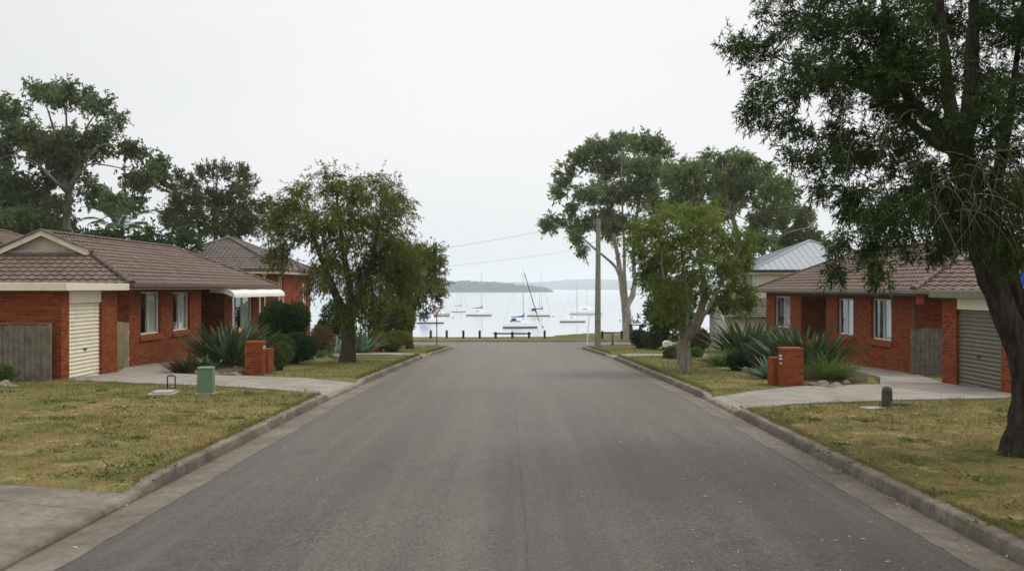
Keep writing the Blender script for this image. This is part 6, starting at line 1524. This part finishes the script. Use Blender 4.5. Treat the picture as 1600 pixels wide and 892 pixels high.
for u, v, lab in ((848.5, 511.5, 'small grey mooring buoy off the bow of the nearest yacht'), (865, 494.5, 'small mooring buoy off the bow of the ketch'), (969, 501, 'dark mooring buoy left of the lakeside gum'), (708, 497, 'small mooring buoy off the bow of the blue canopied motor sailer')):
    D = 8.0*FOC/(v-V0); b = MB(); n = 10; b.grid([[(r*math.cos(2*math.pi*k/n), r*math.sin(2*math.pi*k/n), z) for k in range(n+1)] for z, r in ((-0.2, 0.2), (0, 0.3), (0.2, 0.28), (0.36, 0.16), (0.4, 0.0))])
    o = b.build('mooring_buoy', MAT['hull_grey'], smooth=True, uv=False); o.location = (at(u, 0, D).x, D, WATER); tag(o, lab, 'buoy')

# ------------------------------------------------------------------ grass blades and fallen leaves
def grass():
    r = np.random.default_rng(77); Ps = []
    for (xa, xb, ya, yb, dens) in ((-17, -LAWN, 10.6, 17, 900), (-13, -LAWN, 17, 26, 420), (LAWN, 13, 5.5, 12, 900), (LAWN, 14, 12, 22.5, 620), (-10, -LAWN, 26, 43, 160), (LAWN, 9, 22, 43, 170), (-9, -LAWN, 46, 66, 60), (LAWN, 9, 45, 66, 60), (-12.3, -LAWN-0.2, -2, 2.0, 10)):
        n = int((xb-xa)*(yb-ya)*dens); P = np.stack([r.uniform(xa, xb, n), r.uniform(ya, yb, n)], 1); Ps.append(P)
    # thicker fringe against the kerb tops
    for s in (-1, 1):
        n = 15000; y = 6+r.random(n)**1.6*50; Ps.append(np.stack([s*(LAWN-0.03+np.abs(r.normal(size=n))*0.05), y], 1))
    P = np.concatenate(Ps)
    ok = ~drive_mask(P[:, 0], P[:, 1])
    for d in (0.0,): ok &= ~in_poly(P[:, 0], P[:, 1], [(-7.7, 27.3), (-10.1, 28.6), (-11.4, 36), (-12.5, 47), (-9, 50), (-7.5, 43), (-7.0, 31)])
    ok &= ~in_poly(P[:, 0], P[:, 1], [(7.1, 24.4), (9.5, 25.9), (11.2, 34), (11.9, 40), (11, 48), (8.4, 47), (7.0, 34), (6.6, 28)])
    ok &= ~((P[:, 1] > YC0) & (np.abs(P[:, 0]) < lawn_edge(P[:, 1])+0.03))
    inner = (np.abs(P[:, 0]) < LAWN+0.2)
    for s in (-1, 1):
        for a, c in DRIVES[s]: ok &= ~((np.sign(P[:, 0]) == s) & (P[:, 1] > a-0.5) & (P[:, 1] < c+0.4) & inner)
    # bare worn patches thin the grass
    w = np.sin(P[:, 0]*1.1+np.sin(P[:, 1]*0.7)*1.5)*np.sin(P[:, 1]*0.9+np.cos(P[:, 0]*0.6)*1.3); ok &= r.random(len(P)) < np.clip(0.95-0.5*np.clip(w, 0, 1), 0, 1)
    P = P[ok]; n = len(P); y = P[:, 1]
    z = lawn_z(P[:, 0], y)+0.02*np.sin(P[:, 0]*1.9+np.sin(y*0.8)*2)*np.cos(y*1.3+P[:, 0]*0.4)*(np.abs(P[:, 0]) > LAWN+0.2)-0.004
    B = np.column_stack([P, z]); az = r.uniform(0, 2*np.pi, n); tl = r.uniform(0.25, 1.35, n)
    D = np.stack([np.cos(az)*np.sin(tl), np.sin(az)*np.sin(tl), np.cos(tl)], 1)
    sc = np.clip(y/14, 0.8, 2.2); L = r.uniform(0.03, 0.085, n)*sc**0.6; W = 0.006*sc
    tx = np.concatenate([r.uniform(-14, -LAWN, 330), r.uniform(LAWN, 13, 330)]); ty = np.concatenate([r.uniform(10.5, 25, 330), r.uniform(6, 22, 330)]); tr_ = r.uniform(0.06, 0.28, 660)
    big = np.zeros(n, bool)
    for k in range(660): big |= ((P[:, 0]-tx[k])**2+(P[:, 1]-ty[k])**2) < tr_[k]**2
    big |= np.abs(np.abs(P[:, 0])-LAWN) < 0.06
    L = np.where(big, L*1.7, L); flatn = np.clip(0.55-0.25*big, 0, 1); D = np.where(big[:, None], unit(D+np.array([0, 0, 0.5])), D)
    V = leaf_np(B, D, L, W*r.uniform(.7, 1.4, n), r, 0.25)
    F = np.arange(len(V), dtype=np.int32).reshape(-1, 4)
    tag(link(np_mesh('grass', V, F), 'grass', MAT['grass_blade']), kind='stuff')
grass()
def weeds():
    r = np.random.default_rng(91); VV = []
    for k in range(230):
        s = -1 if k % 2 else 1; y = r.uniform(10.8, 24.5) if s < 0 else r.uniform(6.5, 20.5); x = s*(LAWN+0.05+r.random()**1.5*8)
        if drive_mask(np.array([x]), np.array([y]))[0] or drive_mask(np.array([x+0.2]), np.array([y+0.2]))[0] or drive_mask(np.array([x-0.2]), np.array([y-0.2]))[0]: continue
        n = r.integers(14, 60); rad = r.uniform(0.04, 0.22); B = np.column_stack([x+r.normal(size=n)*rad, y+r.normal(size=n)*rad, np.zeros(n)]); B[:, 2] = lawn_z(B[:, 0], B[:, 1])+0.0
        az_ = r.uniform(0, 6.28, n); tl = r.uniform(0.5, 1.35, n); D = np.stack([np.cos(az_)*np.sin(tl), np.sin(az_)*np.sin(tl), np.cos(tl)], 1)
        VV.append(leaf_np(B, D, r.uniform(0.05, 0.12, n), r.uniform(0.012, 0.026, n), r, 0.2))
    tag(leaves_obj('weeds', VV, MAT['leaf_weed'], None), kind='stuff')
weeds()
def litter():
    r = np.random.default_rng(5); P = []
    n = 260; y = 5.5+r.random(n)**1.3*14; P.append(np.stack([ROADW-np.abs(r.normal(size=n))*1.3+0.2, y], 1))
    n = 200; y = 5+r.random(n)*22; P.append(np.stack([ROADW+GUT-0.02-np.abs(r.normal(size=n))*0.12, y], 1))
    n = 60; y = 5+r.random(n)*22; P.append(np.stack([-ROADW-r.random(n)*GUT, y], 1))
    n = 70; P.append(np.stack([r.uniform(-3.6, 3.6, n), r.uniform(5, 25, n)], 1))
    n = 260; P.append(np.stack([r.uniform(LAWN, 10, n), r.uniform(6, 18, n)], 1))
    P = np.concatenate(P); n = len(P); x = P[:, 0]; y = P[:, 1]
    z = np.where(np.abs(x) > LAWN, lawn_z(x, y)+0.03, np.where(np.abs(x) > ROADW, rz(y)-0.008, rz(y)+0.05*(1-np.minimum(1, np.abs(x)/ROADW)**2)+0.006))
    az = r.uniform(0, 6.28, n); D = np.stack([np.cos(az), np.sin(az), r.uniform(0, 0.25, n)], 1)
    V = leaf_np(np.column_stack([P, z]), unit(D), r.uniform(0.03, 0.075, n), r.uniform(0.008, 0.022, n), r); V[:, 2] = np.maximum(V[:, 2], np.repeat(z, 4))
    tag(link(np_mesh('leaf_litter', V, np.arange(len(V), dtype=np.int32).reshape(-1, 4)), 'leaf_litter', MAT['leaf_litter']), kind='stuff')
litter()
